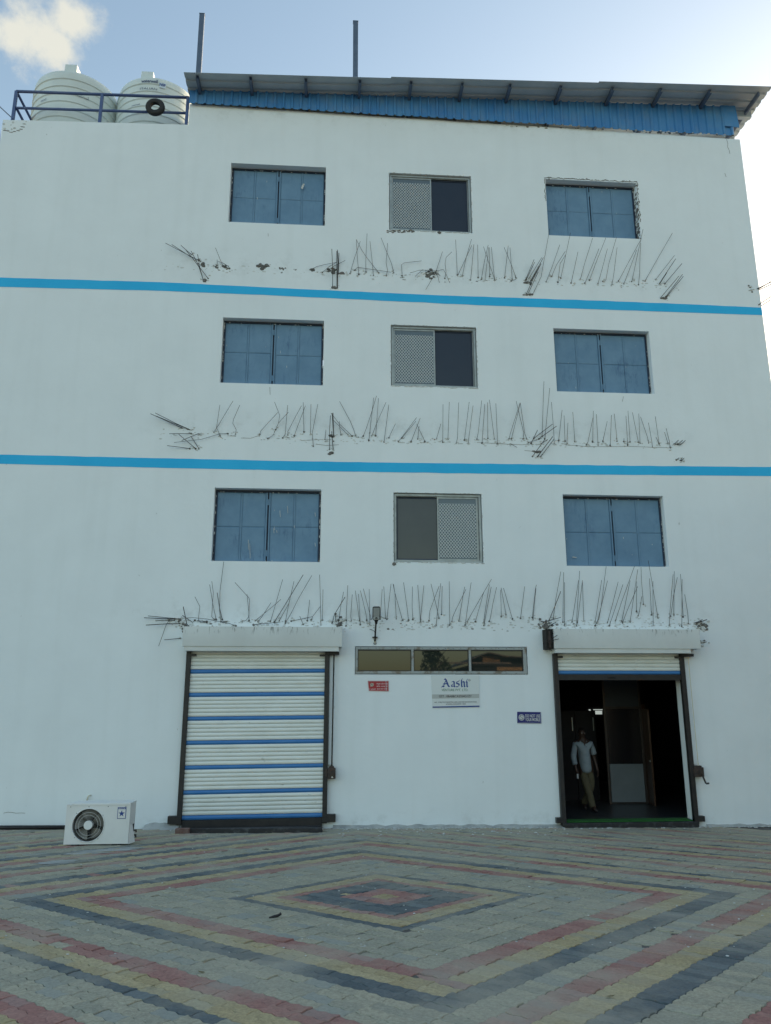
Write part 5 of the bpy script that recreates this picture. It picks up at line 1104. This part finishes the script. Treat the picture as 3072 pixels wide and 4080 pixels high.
# black-letter word drawn with a broad nib
def nib(strokes, nm, m_, par, y, wide=30, ang=38, thin=6):
    b = MB(); c_, s2 = math.cos(R(ang))*wide/2, -math.sin(R(ang))*wide/2; yy = y
    for st_ in strokes:
        for (a, d) in zip(st_[:-1], st_[1:]):
            yy -= .00012
            pts = [(a[0]-c_, a[1]-s2), (a[0]+c_, a[1]+s2), (d[0]+c_, d[1]+s2), (d[0]-c_, d[1]-s2), (a[0], a[1]-thin), (a[0], a[1]+thin), (d[0], d[1]-thin), (d[0], d[1]+thin)]
            # convex hull
            ps = sorted(set(pts)); 
            def half(q):
                h_ = []
                for p_ in q:
                    while len(h_) > 1 and (h_[-1][0]-h_[-2][0])*(p_[1]-h_[-2][1])-(h_[-1][1]-h_[-2][1])*(p_[0]-h_[-2][0]) <= 0: h_.pop()
                    h_.append(p_)
                return h_
            hull = half(ps)[:-1]+half(ps[::-1])[:-1]
            o_ = [SP(*p_) for p_ in hull]; b.add([(p_.x, yy, p_.z) for p_ in o_], [tuple(range(len(o_)))[::-1]])
    return b.build(nm, m_, par)
A_strokes = [[(545,345),(585,370),(625,480),(660,560),(690,575)], [(530,350),(560,335)], [(570,400),(520,540),(480,560),(450,590)], [(500,490),(640,485)], [(470,560),(530,575)]]
a_str = [[(760,430),(800,415),(830,440),(830,560),(855,580)], [(800,490),(750,530),(765,570),(810,560)]]
s_str = [[(985,385),(960,420),(910,430),(900,470),(975,500),(980,540),(940,575),(890,575)]]
h_str = [[(1075,340),(1050,370),(1055,560),(1075,580)], [(1060,450),(1100,420),(1130,440),(1135,555),(1155,580)]]
i_str = [[(1190,425),(1215,440),(1215,560),(1235,580)], [(1200,400),(1230,350)]]
nib(A_strokes+a_str+s_str+h_str+i_str, 'lettering', M['blue_print'], sg, -.0160, 46, 40, 9)
rg = MB(); c_ = SP(1290, 380); rg.ring(c_.x, c_.z, -.016, .019, .0022, 20, 4); rg.build('registered_mark', M['black_print'], sg)
text('R', 'lettering', M['black_print'], sg, c_.x, c_.z-.010, -.0165, h=.02, align='CENTER')
a = SP(450, 708); b = SP(1250, 700); text('VENTURE PVT. LTD.', 'lettering', M['green_print'], sg, a.x, a.z, -.0165, h=.046, width=b.x-a.x)
a = SP(370, 898); b = SP(1362, 885); text('GST : 08ABBCA2354G1ZY', 'lettering', M['black_print'], sg, a.x, a.z, -.0185, h=.040, width=b.x-a.x, bold=.012, rot=.006)
a = SP(235, 1062); b = SP(1520, 1045); text('Add. : G-46B, RIICO INDUSTRIAL AREA, SAGWARA BANSWARA ROAD,', 'lettering', M['black_print'], sg, a.x, a.z, -.0165, h=.022, width=b.x-a.x, bold=.01, rot=.008)
a = SP(585, 1118); b = SP(1180, 1105); text('SAGWARA, DUNGARPUR 314025', 'lettering', M['black_print'], sg, a.x, a.z, -.0165, h=.022, width=b.x-a.x, bold=.01, rot=.008)

rs = thing('no_tobacco_sign', 'small red notice with Hindi lettering below the strip window', 'sign', (.96, -.01, 2.46))
def RP(x, y): return P(1440+x*140/1666, 2690+y*80/952, -.012)
q4 = [RP(345,745), RP(1295,765), RP(1290,270), RP(305,270)]; MB().slab([(q.x, q.z) for q in q4], -.012, -.003).build('plate', M['red'], rs)
bo = MB()
for a, b in (((335,290),(1275,290)), ((1268,290),(1275,745)), ((345,735),(1275,748)), ((335,290),(345,735))):
    p0, p1 = RP(*a), RP(*b); bo.bar((p0.x,-.0135,p0.z), (p1.x,-.0135,p1.z), .0045, .002, up=(0,1,0))
bo.build('border', M['pink_print'], rs)
c_ = RP(500, 455); MB().disc(c_.x, c_.z, -.0145, -.0122, .028, 24).build('pictogram', M['fan'], rs); MB().ring(c_.x, c_.z, -.0145, .028, .0042, 28, 5).build('pictogram_ring', M['pole_white'], rs)
p0, p1 = RP(425, 560), RP(575, 365); MB().bar((p0.x,-.016,p0.z), (p1.x,-.016,p1.z), .006, .002, up=(0,1,0)).build('pictogram_bar', M['pole_white'], rs)
for s_txt, xa, xb_, yb3 in (('फैक्ट्री परिसर में बीड़ी', 715, 1250, 440), ('सिगरेट, तम्बाकू, पान', 720, 1250, 555), ('गुटखा खाना मना है।', 730, 1235, 680), ('नो स्मोकिंग', 345, 690, 695)):
    a, b = RP(xa, yb3), RP(xb_, yb3)
    try: text(s_txt, 'lettering', M['pink_print'], rs, a.x, a.z, -.0135, h=.021, width=b.x-a.x, bold=.02)
    except Exception as e: print('text', e)
p0, p1 = RP(1165, 268), RP(1175, 740); MB().bar((p0.x,-.0150,p0.z), (p1.x,-.0150,p1.z), .006, .001, up=(0,1,0)).build('tear', M['sticker'], rs)

bs = thing('no_mobile_sign', 'navy blue notice with white capital lettering left of the open entrance', 'sign', (3.9, -.01, 1.86))
def BP(x, y): return P(2040+x*140/1666, 2780+y*120/1428, -.012)
q4 = [BP(255,1205), BP(1392,1225), BP(1372,680), BP(248,665)]; MB().slab([(q.x, q.z) for q in q4], -.012, -.003).build('plate', M['navy'], bs)
bo = MB()
for a, b in (((1350,690),(1365,1200)), ((285,1185),(1370,1200))):
    p0, p1 = BP(*a), BP(*b); bo.bar((p0.x,-.0135,p0.z), (p1.x,-.0135,p1.z), .003, .002, up=(0,1,0))
bo.build('border', M['sticker'], bs)
c_ = BP(452, 935); MB().disc(c_.x, c_.z, -.0142, -.0122, .058, 30).build('pictogram', M['white_print'], bs)
MB().ring(c_.x, c_.z, -.0145, .046, .0035, 30, 4).build('pictogram_ring', M['navy'], bs)
ph = MB()
for a in ((-.019, -.015, -.034, .034), (.015, .019, -.034, .034), (-.019, .019, .030, .034), (-.019, .019, -.034, -.028)): ph.box(c_.x+a[0], c_.x+a[1], -.0152, -.0143, c_.z+a[2], c_.z+a[3])
ph.bar((c_.x-.033,-.0156,c_.z+.033), (c_.x+.033,-.0156,c_.z-.033), .006, .001, up=(0,1,0)); ph.build('pictogram_phone', M['black_print'], bs)
for s_txt, yb3, xr in (('DO NOT USE', 928, 1330), ('YOUR MOBILE', 1105, 1335)):
    a, b = BP(632, yb3), BP(xr, yb3); text(s_txt, 'lettering', M['white_print'], bs, a.x, a.z, -.0140, h=.058, width=b.x-a.x, bold=.012, rot=-.012)

# ------------------------------------------------------------------ entrance hall behind the open roller door
ZF = .068
hall = MB(); hx0, hx1, hy1, hz1 = 3.6, 9.2, 7.0, 3.7
MB()
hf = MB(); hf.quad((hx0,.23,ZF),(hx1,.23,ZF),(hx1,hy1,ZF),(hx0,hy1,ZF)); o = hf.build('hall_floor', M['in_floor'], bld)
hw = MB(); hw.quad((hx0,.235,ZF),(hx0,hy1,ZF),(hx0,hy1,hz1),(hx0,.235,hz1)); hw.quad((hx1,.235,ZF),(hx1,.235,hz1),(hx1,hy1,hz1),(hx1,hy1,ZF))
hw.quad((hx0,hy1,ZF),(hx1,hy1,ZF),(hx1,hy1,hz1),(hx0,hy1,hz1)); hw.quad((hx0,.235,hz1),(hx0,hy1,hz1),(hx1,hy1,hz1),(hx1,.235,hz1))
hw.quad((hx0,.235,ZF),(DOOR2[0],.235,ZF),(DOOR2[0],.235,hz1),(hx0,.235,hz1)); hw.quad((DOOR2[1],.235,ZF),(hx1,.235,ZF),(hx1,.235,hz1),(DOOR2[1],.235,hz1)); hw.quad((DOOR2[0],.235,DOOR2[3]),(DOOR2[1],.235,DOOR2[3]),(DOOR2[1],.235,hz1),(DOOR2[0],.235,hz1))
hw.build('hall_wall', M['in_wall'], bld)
# partition with a pale lower board
py = 2.40
pt = thing('partition', 'dark framed partition with a pale grey lower board inside the entrance', 'partition', (6.7, py, ZF))
a0, a1 = 6.28, 7.06
fr = MB(); fr.box(a0-.05, a0, py-.03, py+.03, ZF, 3.3); fr.box(a1, a1+.05, py-.03, py+.03, ZF, 3.3); fr.box(a0, a1, py-.028, py+.028, 2.10, 2.15); fr.box(a0, a1, py-.028, py+.028, ZF, ZF+.03); fr.build('frame', M['part_frame'], pt, bevel=.003)
MB().box(a0+.01, a1-.01, py-.03, py+.01, ZF+.035, .905).build('lower_board', M['panel_white'], pt)
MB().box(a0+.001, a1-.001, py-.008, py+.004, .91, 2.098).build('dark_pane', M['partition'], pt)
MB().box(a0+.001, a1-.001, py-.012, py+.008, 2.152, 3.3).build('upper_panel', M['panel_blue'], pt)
wd = thing('wooden_door', 'half open brown wooden door beside the pale board in the entrance', 'door', (7.16, py-.05, ZF))
v0, v1 = Vector((7.13, py-.02, 0)), Vector((7.05, py-.55, 0))
MB().bar(v0+Vector((0,0,(ZF+2.10)/2)), v1+Vector((0,0,(ZF+2.10)/2)), .04, 2.02).build('door_leaf', M['wood'], wd, bevel=.004)
d = (v1-v0).normalized()
MB().bar(v0+d*.42+Vector((-.03,0,1.0)), v0+d*.49+Vector((-.03,0,1.0)), .02, .02).build('handle', M['alu'], wd)
MB().box(7.12, 7.20, py-.03, py+.06, ZF, 2.2).build('door_frame', M['wood'], wd)
# far daylit windows seen through the hall
fw = thing('far_window', 'small bright daylit window opening deep inside the dark hall', 'window', (6.9, 6.95, 2.2))
for (xa, ya, xb_, yb3) in ((2346,2826,2354,2846),(2372,2832,2399,2846),(2364,2826,2401,2829)):
    p0, p1 = P(xa, ya, 6.97), P(xb_, yb3, 6.97); MB().box(p0.x, p1.x, 6.96, 6.98, p1.z, p0.z).build('pane', M['daylight'], fw)
# dark steel cabinets along the left of the hall
cbn = thing('steel_cabinet', 'dark steel lockers standing behind the walking man', 'cabinet', (5.2, 3.4, ZF))
for k in range(3):
    xa = 4.75+k*.5; MB().box(xa, xa+.49, 3.0, 3.5, ZF, 2.05).build('cabinet_body', M['in_wall'], cbn, bevel=.006); MB().box(xa+.42, xa+.44, 2.98, 3.0, 1.6, 1.9).build('cabinet_handle', M['alu'], cbn)
gm = MB()
gx0, gx1 = DOOR2[0]+.02, DOOR2[1]-.05
gm.box(gx0, gx1, -.06, .24, .0545, .072); tag(gm.build('doormat', M['mat_green'], None, loc=(5.8, .2, .056)), 'green artificial turf mat just inside the entrance threshold', 'mat')

# ------------------------------------------------------------------ the man walking in the entrance
MY = 1.40; mo = Vector((P(2347, 3229, MY).x, MY, ZF))
man = thing('person', 'man in a pale blue shirt and khaki trousers walking in the dark entrance', 'person', tuple(mo))
K = 1.64/1.70
def skin(name, verts, edges, radii, m_, parent=None, root=0, sub=2):
    me = bpy.data.meshes.new(name); me.from_pydata([tuple(Vector(v)*K) for v in verts], edges, [])
    o = bpy.data.objects.new(name, me); S.collection.objects.link(o)
    md = o.modifiers.new('skin', 'SKIN'); sk = me.skin_vertices[0].data
    for i, r_ in enumerate(radii): sk[i].radius = (r_[0]*K, r_[1]*K) if isinstance(r_, tuple) else (r_*K, r_*K); sk[i].use_root = (i == root)
    md.use_smooth_shade = True; ss = o.modifiers.new('sub', 'SUBSURF'); ss.levels = sub; ss.render_levels = sub
    dg = bpy.context.evaluated_depsgraph_get(); m2 = bpy.data.meshes.new_from_object(o.evaluated_get(dg)); bpy.data.objects.remove(o)
    m2.name = name; ob = bpy.data.objects.new(name, m2); S.collection.objects.link(ob); m2.materials.clear(); m2.materials.append(m_)
    for p in m2.polygons: p.use_smooth = True
    if parent: ob.parent = parent; WL[ob.name] = tuple(mo)
    return ob
# x to the photo's right, -y towards the camera, z up; the man faces -y
Vv = []; Ee = []; Rr = []
def jt(p, r_, prev=None):
    Vv.append(p); Rr.append(r_); i = len(Vv)-1
    if prev is not None: Ee.append((prev, i))
    return i
pel = jt((-.02,0,.90), (.15,.11)); bel = jt((-.03,-.01,1.05), (.15,.115), pel); che = jt((-.045,0,1.25), (.165,.115), bel); upc = jt((-.05,.01,1.38), (.14,.09), che)
nek = jt((-.055,.0,1.475), .055, upc); hd0 = jt((-.06,-.02,1.555), (.068,.078), nek); hd1 = jt((-.06,-.015,1.63), (.075,.092), hd0); hd2 = jt((-.06,-.01,1.675), (.05,.065), hd1)
ls = jt((-.22,.01,1.385), .062, upc); le = jt((-.275,.0,1.10), .047, ls); lw = jt((-.265,-.10,.87), .031, le); lh = jt((-.255,-.125,.79), (.022,.042), lw)
rsx = jt((.12,.01,1.385), .062, upc); re_ = jt((.20,.09,1.12), .046, rsx); rw = jt((.24,.02,.88), .031, re_); rh = jt((.245,0,.80), (.022,.042), rw)
lhip = jt((-.105,0,.84), .095, pel); lk = jt((-.03,-.10,.47), .065, lhip); la = jt((.035,-.16,.10), .042, lk); lf = jt((.055,-.30,.045), (.04,.032), la)
rhip = jt((.07,0,.84), .095, pel); rk = jt((.075,-.02,.48), .065, rhip); ra = jt((-.04,.20,.13), .042, rk); rf_ = jt((-.045,.09,.045), (.04,.032), ra)
for base_i, bx_, by_, bz_, sg_ in ((lh, -.255, -.125, .79, -1), (rh, .245, 0, .80, 1)):
    for q, (dy, ln) in enumerate(((-.032,.075), (-.011,.085), (.011,.08), (.030,.065))):
        f1 = jt((bx_+.004*sg_, by_+dy, bz_-.045), .010, base_i); f2 = jt((bx_-.006*sg_, by_+dy-.006, bz_-.045-ln*.5), .009, f1); jt((bx_-.02*sg_, by_+dy-.010, bz_-.045-ln*.9), .0075, f2)
    t1_ = jt((bx_-.012*sg_, by_-.045, bz_-.005), .012, base_i); jt((bx_-.022*sg_, by_-.062, bz_-.05), .009, t1_)
body = skin('body', Vv, Ee, Rr, M['skin'], man, 0, 2)
hr = skin('hair', [(-.06,.015,1.60),(-.06,.012,1.66),(-.06,-.01,1.695)], [(0,1),(1,2)], [(.078,.085),(.082,.092),(.056,.070)], M['hair'], man)
fc = MB()
for sx_ in (-1, 1):
    fc.rock(tuple(mo+Vector((-.06+sx_*.030,-.098,1.605))*K), .010*K, (1.2,.6,.7))
fc.build('eyes', M['eye'], man)
fc = MB(); fc.add([tuple(mo+Vector(v)*K) for v in ((-.06,-.105,1.615),(-.078,-.098,1.565),(-.042,-.098,1.565),(-.06,-.128,1.570))], [(0,1,3),(0,3,2),(1,2,3)])
for sx_ in (-1, 1): fc.rock(tuple(mo+Vector((-.06+sx_*.078,.0,1.59))*K), .026*K, (.4,.8,1.2))
fc.add([tuple(mo+Vector(v)*K) for v in ((-.085,-.100,1.535),(-.035,-.100,1.535),(-.04,-.106,1.524),(-.08,-.106,1.524))], [(0,3,2,1)])
fc.build('face_features', M['skin'], man)
sh = skin('shirt', [(-.02,0,.745),(-.025,0,.90),(-.035,-.01,1.08),(-.045,0,1.26),(-.05,.01,1.38),(-.055,0,1.435),
                    (-.215,.01,1.365),(-.28,.0,1.12),(-.275,-.06,.98),(-.27,-.08,.935),
                    (.115,.01,1.365),(.195,.075,1.19),(.205,.088,1.14)],
          [(0,1),(1,2),(2,3),(3,4),(4,5),(4,6),(6,7),(7,8),(8,9),(4,10),(10,11),(11,12)],
          [(.20,.145),(.190,.140),(.178,.138),(.182,.132),(.140,.105),(.072,.072),.076,.068,.060,.062,.084,.075,.078], M['shirt'], man, 0, 2)
tr = skin('trousers', [(-.02,0,.92),(-.02,0,.86),(-.10,0,.80),(-.03,-.10,.47),(.03,-.16,.12),(.035,-.17,.075),(.065,0,.80),(.075,-.02,.48),(-.03,.18,.16),(-.04,.195,.105)],
          [(0,1),(1,2),(2,3),(3,4),(4,5),(1,6),(6,7),(7,8),(8,9)], [(.150,.115),(.172,.132),.115,.085,.075,.078,.108,.083,.073,.076], M['trousers'], man, 0, 2)
for nm, a, b in (('shoe', (.035,-.13,.045), (.065,-.33,.036)), ('shoe', (-.045,.20,.06), (-.05,.03,.036))):
    mid = tuple((Vector(a)+Vector(b))/2); skin(nm, [a, mid, b], [(0,1),(1,2)], [(.044,.042),(.046,.040),(.040,.026)], M['shoe'], man, 0, 2)
bt = MB()
for k in range(5): bt.disc(mo.x+(-.03+.004*k)*K, mo.z+(1.32-k*.11)*K, mo.y-.150, mo.y-.135, .007, 8)
bt.build('button', M['black_print'], man)
cl = MB()
for sx_ in (-1, 1): cl.add([tuple(mo+Vector(v)*K) for v in ((-.055+sx_*.02,-.115,1.36),(-.055+sx_*.075,-.07,1.45),(-.055+sx_*.10,-.075,1.40),(-.055+sx_*.06,-.115,1.335),(-.055+sx_*.02,-.128,1.355),(-.055+sx_*.06,-.128,1.335))], [(0,1,2,3),(4,5,3,0)] if sx_ > 0 else [(3,2,1,0),(0,3,5,4)])
cl.build('collar', M['shirt'], man)
vn = MB(); vn.add([tuple(mo+Vector(v)*K) for v in ((-.092,-.100,1.455),(-.018,-.100,1.455),(-.050,-.146,1.32),(-.055,-.118,1.45))], [(0,2,3),(3,2,1)]); vn.build('open_neckline', M['skin'], man)
pk = MB(); pk.box(mo.x+.045*K, mo.x+.053*K, mo.y-.146, mo.y-.138, mo.z+1.17*K, mo.z+1.27*K); pk.build('pocket_pen', M['black_print'], man)
ph = MB(); q = mo+Vector((-.262,-.155,.715))*K; ph.box(q.x-.012, q.x+.012, q.y-.035, q.y+.03, q.z-.045, q.z+.05)
tag(ph.build('phone', M['phone'], None, loc=tuple(q), bevel=.004), 'small white phone held in the walking man\'s lowered hand', 'phone')

# ------------------------------------------------------------------ small things on the paving
q = P(724, 3309, -.25); bk = MB(); zt = gz(q.x, -.3)
b0 = PG(728, 3322)
bk.box(b0.x-.13, b0.x+.11, b0.y-.02, b0.y+.09, gz(b0.x, b0.y)-.005, gz(b0.x, b0.y)+.085)
tag(bk.build('loose_brick', M['brick'], None, loc=(b0.x, b0.y, zt), bevel=.008), 'dusty red brick on the ground at the left foot of the closed roller door', 'brick')
q = PG(1097, 3657); so = MB()
pts = [(q.x-.055, q.y-.02, q.z+.008), (q.x-.02, q.y, q.z+.010), (q.x+.02, q.y+.01, q.z+.016), (q.x+.048, q.y+.02, q.z+.028), (q.x+.04, q.y+.03, q.z+.036)]
so.tube(pts, [.006, .011, .013, .011, .005], 7); tag(so.build('plastic_scrap', M['black'], None, loc=tuple(q), smooth=True), 'curled black scrap lying on the pavers left of the small diamond', 'scrap')
def leaf(px, py, s_, ang, lab, cat='leaf', m_='dry_leaf', nm='fallen_leaf'):
    q = PG(px, py); l = MB(); ca, sa = math.cos(ang), math.sin(ang); o_ = []
    for (x, y, z) in ((-1,0,.25),(-.4,.32,.1),(.3,.3,.12),(1,0,.35),(.3,-.3,.15),(-.4,-.32,.2)): o_.append((q.x+(x*ca-y*sa)*s_, q.y+(x*sa+y*ca)*s_, q.z+.004+z*s_*.5))
    l.add(o_+[(q.x, q.y, q.z+.006)], [(6,i,(i+1)%6) for i in range(6)])
    return tag(l.build(nm, M[m_], None, loc=tuple(q)), lab, cat)
leaf(2432, 3973, .035, .2, 'olive dry leaf on the yellow band at the lower right')
leaf(802, 3876, .032, 2.6, 'dry leaf on the red band left of the big diamond tip')
leaf(1882, 3635, .030, .5, 'small dark leaf on the grey pavers right of the small diamond', m_='black')
leaf(1556, 3512, .04, 0.1, 'dark scrap on the upper dark band of the small diamond', 'scrap', 'black', 'dark_scrap')
leaf(609, 3932, .025, 1.0, 'tiny curled leaf on a yellow paver at the lower left')
leaf(2677, 3715, .028, .3, 'dark sliver on the grey band at the right', 'scrap', 'black', 'dark_sliver')
leaf(1448, 3774, .030, .0, 'white paper chip on the grey pavers inside the big diamond', 'scrap', 'crumb', 'paper_scrap')
leaf(2945, 3730, .045, -.1, 'thin twig on the yellow band at the right edge', 'twig', 'dry_leaf', 'twig')
# plaster crumbs and cement fillet along the foot of the wall
deb = MB(); rr3 = random.Random(5)
for k in range(520):
    x = rr3.uniform(-2.9, 9) if k % 3 else rr3.uniform(-.1, 4.4); y = -abs(rr3.gauss(0, .16))-.01
    if k % 9 == 0: y -= rr3.uniform(0, 1.2)
    if DOOR2[0]-.1 < x < DOOR2[1]+.1 and y > -.2: continue
    if -2.7 < x < .1 and y > -.2: continue
    deb.rock((x, y, gz(x, y)+.004), rr3.uniform(.006, .024), (1.3, 1.1, .6))
for k in range(260):
    px, py = rr3.uniform(0, 3072), 3310+rr3.random()**1.6*500; q = PG(px, py); deb.rock((q.x, q.y, q.z+.001), rr3.uniform(.003, .011), (1.3, 1.2, .5))
do = deb.build('plaster_debris', M['crumb']); do['kind'] = 'stuff'; do['label'] = 'crumbs of white plaster scattered along the foot of the wall'
fi = MB()
for (xa, xb_, w0) in ((-3.3, -2.68, .20), (.12, 4.5, .10), (7.25, 9.6, .08)):
    n_ = int((xb_-xa)/.08); rows_ = []
    for k in range(n_+1):
        x = xa+(xb_-xa)*k/n_; ww = w0*(1+.45*mnoise.noise((x*4, 1, 0))); hh = w0*.5*(1+.6*mnoise.noise((x*5, 7, 0)))
        rows_.append([(x, -.001, gz(x, 0)+hh), (x, -ww*.45, gz(x, 0)+hh*.45), (x, -ww, gz(x, -ww)-.004)])
    o0 = len(fi.v)
    for r_ in rows_: fi.v += r_
    for k in range(n_):
        for j in range(2): fi.f.append((o0+k*3+j, o0+(k+1)*3+j, o0+(k+1)*3+j+1, o0+k*3+j+1)[::-1])
fo2 = fi.build('cement_fillet', M['cement']); fo2['kind'] = 'stuff'; fo2['label'] = 'rough cement fillet where the wall meets the paving'

# ------------------------------------------------------------------ house added on the right, outside the frame, to shade the yard
nb = thing('added_shade_house', 'plain plastered house added unseen on the right to shade the yard', 'house', (18, -4, 0))
MB().box(14, 23, -18, 8, -.6, 6.8).build('wall', M['shed_wall'], nb)
MB().box(13.8, 23.2, -18.2, 8.2, 6.802, 7.1).build('roof_slab', M['concrete'], nb)
for k in range(4):
    for zz in (1.4, 4.6): MB().box(13.97, 14.02, -15+k*5.5, -13.4+k*5.5, zz, zz+1.3).build('window', M['glass_navy'], nb)

# ------------------------------------------------------------------ across the yard, behind the camera (seen mirrored in the strip window)
shd = thing('shed', 'corrugated shed across the yard seen mirrored in the strip window', 'shed', (12.6, -42, .75))
def mir(px, py, D):   # reflect the view ray in the strip window glass, follow it to y = -D
    h = P(px, py, .02); d = ray(px, py); d = Vector((d.x, -d.y, d.z)); t_ = (D+.02)/-d.y; return h+d*t_
p_l, p_r = mir(1350+1085*.5102, 2640, 40), mir(1350+1460*.5102, 2640, 40)
zt, zb3 = mir(1950, 2350+490*.5102, 40).z, mir(1950, 2350+655*.5102, 40).z
Yf, Yb = -40.0, -52.0; X0, X1 = p_l.x, p_r.x+5
MB().box(X0, X1, Yb, Yf, .7, zt-.75).build('wall', M['shed_dark'], shd)
pw = MB(); xo = mir(1350+1265*.5102, 2600, 40).x; pw.box(xo, X1, Yf, Yf+.03, .7, mir(1950, 2350+603*.5102, 40).z); pw.build('front_wall', M['shed_wall'], shd)
cw_ = MB(); xc0, xc1 = mir(1350+1158*.5102, 2600, 40).x, mir(1350+1290*.5102, 2600, 40).x; zc0, zc1 = mir(1950, 2350+572*.5102, 40).z, mir(1950, 2350+515*.5102, 40).z
for k in range(14):
    xa = xc0+(xc1-xc0)*k/14; cw_.box(xa, xa+(xc1-xc0)/28, Yf+.02, Yf+.06, zc0, zc1)
cw_.box(xc0, xc1, Yf+.0, Yf+.02, zc0, zc1); cw_.build('corrugated_sheet', M['shed_wall'], shd)
ro = MB(); rp = [(X0-.9, zt-.75), (X0+.4, zt-.2), (X0+1.0, zt+.0), (X0+2.2, zt-.25), (X1+.5, zt-.62)]
for a, b in zip(rp[:-1], rp[1:]): ro.hexa([(a[0],Yf+.8,a[1]-.06),(b[0],Yf+.8,b[1]-.06),(b[0],Yb,b[1]-.06),(a[0],Yb,a[1]-.06),(a[0],Yf+.8,a[1]),(b[0],Yf+.8,b[1]),(b[0],Yb,b[1]),(a[0],Yb,a[1])])
ro.build('roof', M['shed_roof'], shd)
MB().box(X0-3, X0+2.5, Yf+.9, Yf+1.0, mir(1950, 2350+576*.5102, 40).z-.05, mir(1950, 2350+576*.5102, 40).z+.05).build('beam', M['shed_roof'], shd)
t_l, t_r = mir(1350+660*.5102, 2640, 34), mir(1350+890*.5102, 2640, 34); tb, tt = mir(1750, 2350+650*.5102, 34).z, mir(1750, 2350+440*.5102, 34).z
tre = thing('leafy_tree', 'dark leafy tree across the yard seen mirrored in the strip window', 'tree', (t_l.x+1, -34, .75))
tk = MB(); tx = (t_l.x*.6+t_r.x*.4); tk.tube([(tx+.2,-34,.7),(tx,-34,2.2),(tx-.1,-34.1,3.6),(tx-.3,-34,5.2)], [.22,.17,.12,.05], 8)
for q in range(7): a = rnd.uniform(0, 6.28); tk.tube([(tx-.05,-34,2.4+q*.35),(tx+.9*math.cos(a),-34+.9*math.sin(a),3.3+q*.33)], [.06,.02], 5)
tk.build('trunk', M['bark'], tre)
lf_ = MB(); rr4 = random.Random(11)
for k in range(2600):
    f = rr4.random(); z = tb-1.3+(tt+.4-tb+1.3)*f
    half = (t_r.x-t_l.x)*(.62-.40*max(0, (z-tb)/(tt-tb))); cxx = t_l.x+(t_r.x-t_l.x)*(.50-.28*(z-tb)/(tt-tb))
    a = rr4.uniform(0, 6.28); rad = math.sqrt(rr4.random())*half
    if mnoise.noise((a*1.2, z*1.5, rad)) < -.22: continue
    c_ = Vector((cxx+rad*math.cos(a), -34+rad*math.sin(a), z)); u_ = Vector((rr4.gauss(0,1), rr4.gauss(0,1), rr4.gauss(0,1))).normalized(); v_ = u_.orthogonal().normalized(); s_ = rr4.uniform(.05, .10)
    lf_.quad(c_-u_*s_*1.6, c_+v_*s_*.6, c_+u_*s_*1.6, c_-v_*s_*.6)
lf_.build('crown', M['leaf'], tre)
print('rebars', nreb, 'pavers', len(cells), 'objects', len(S.objects))
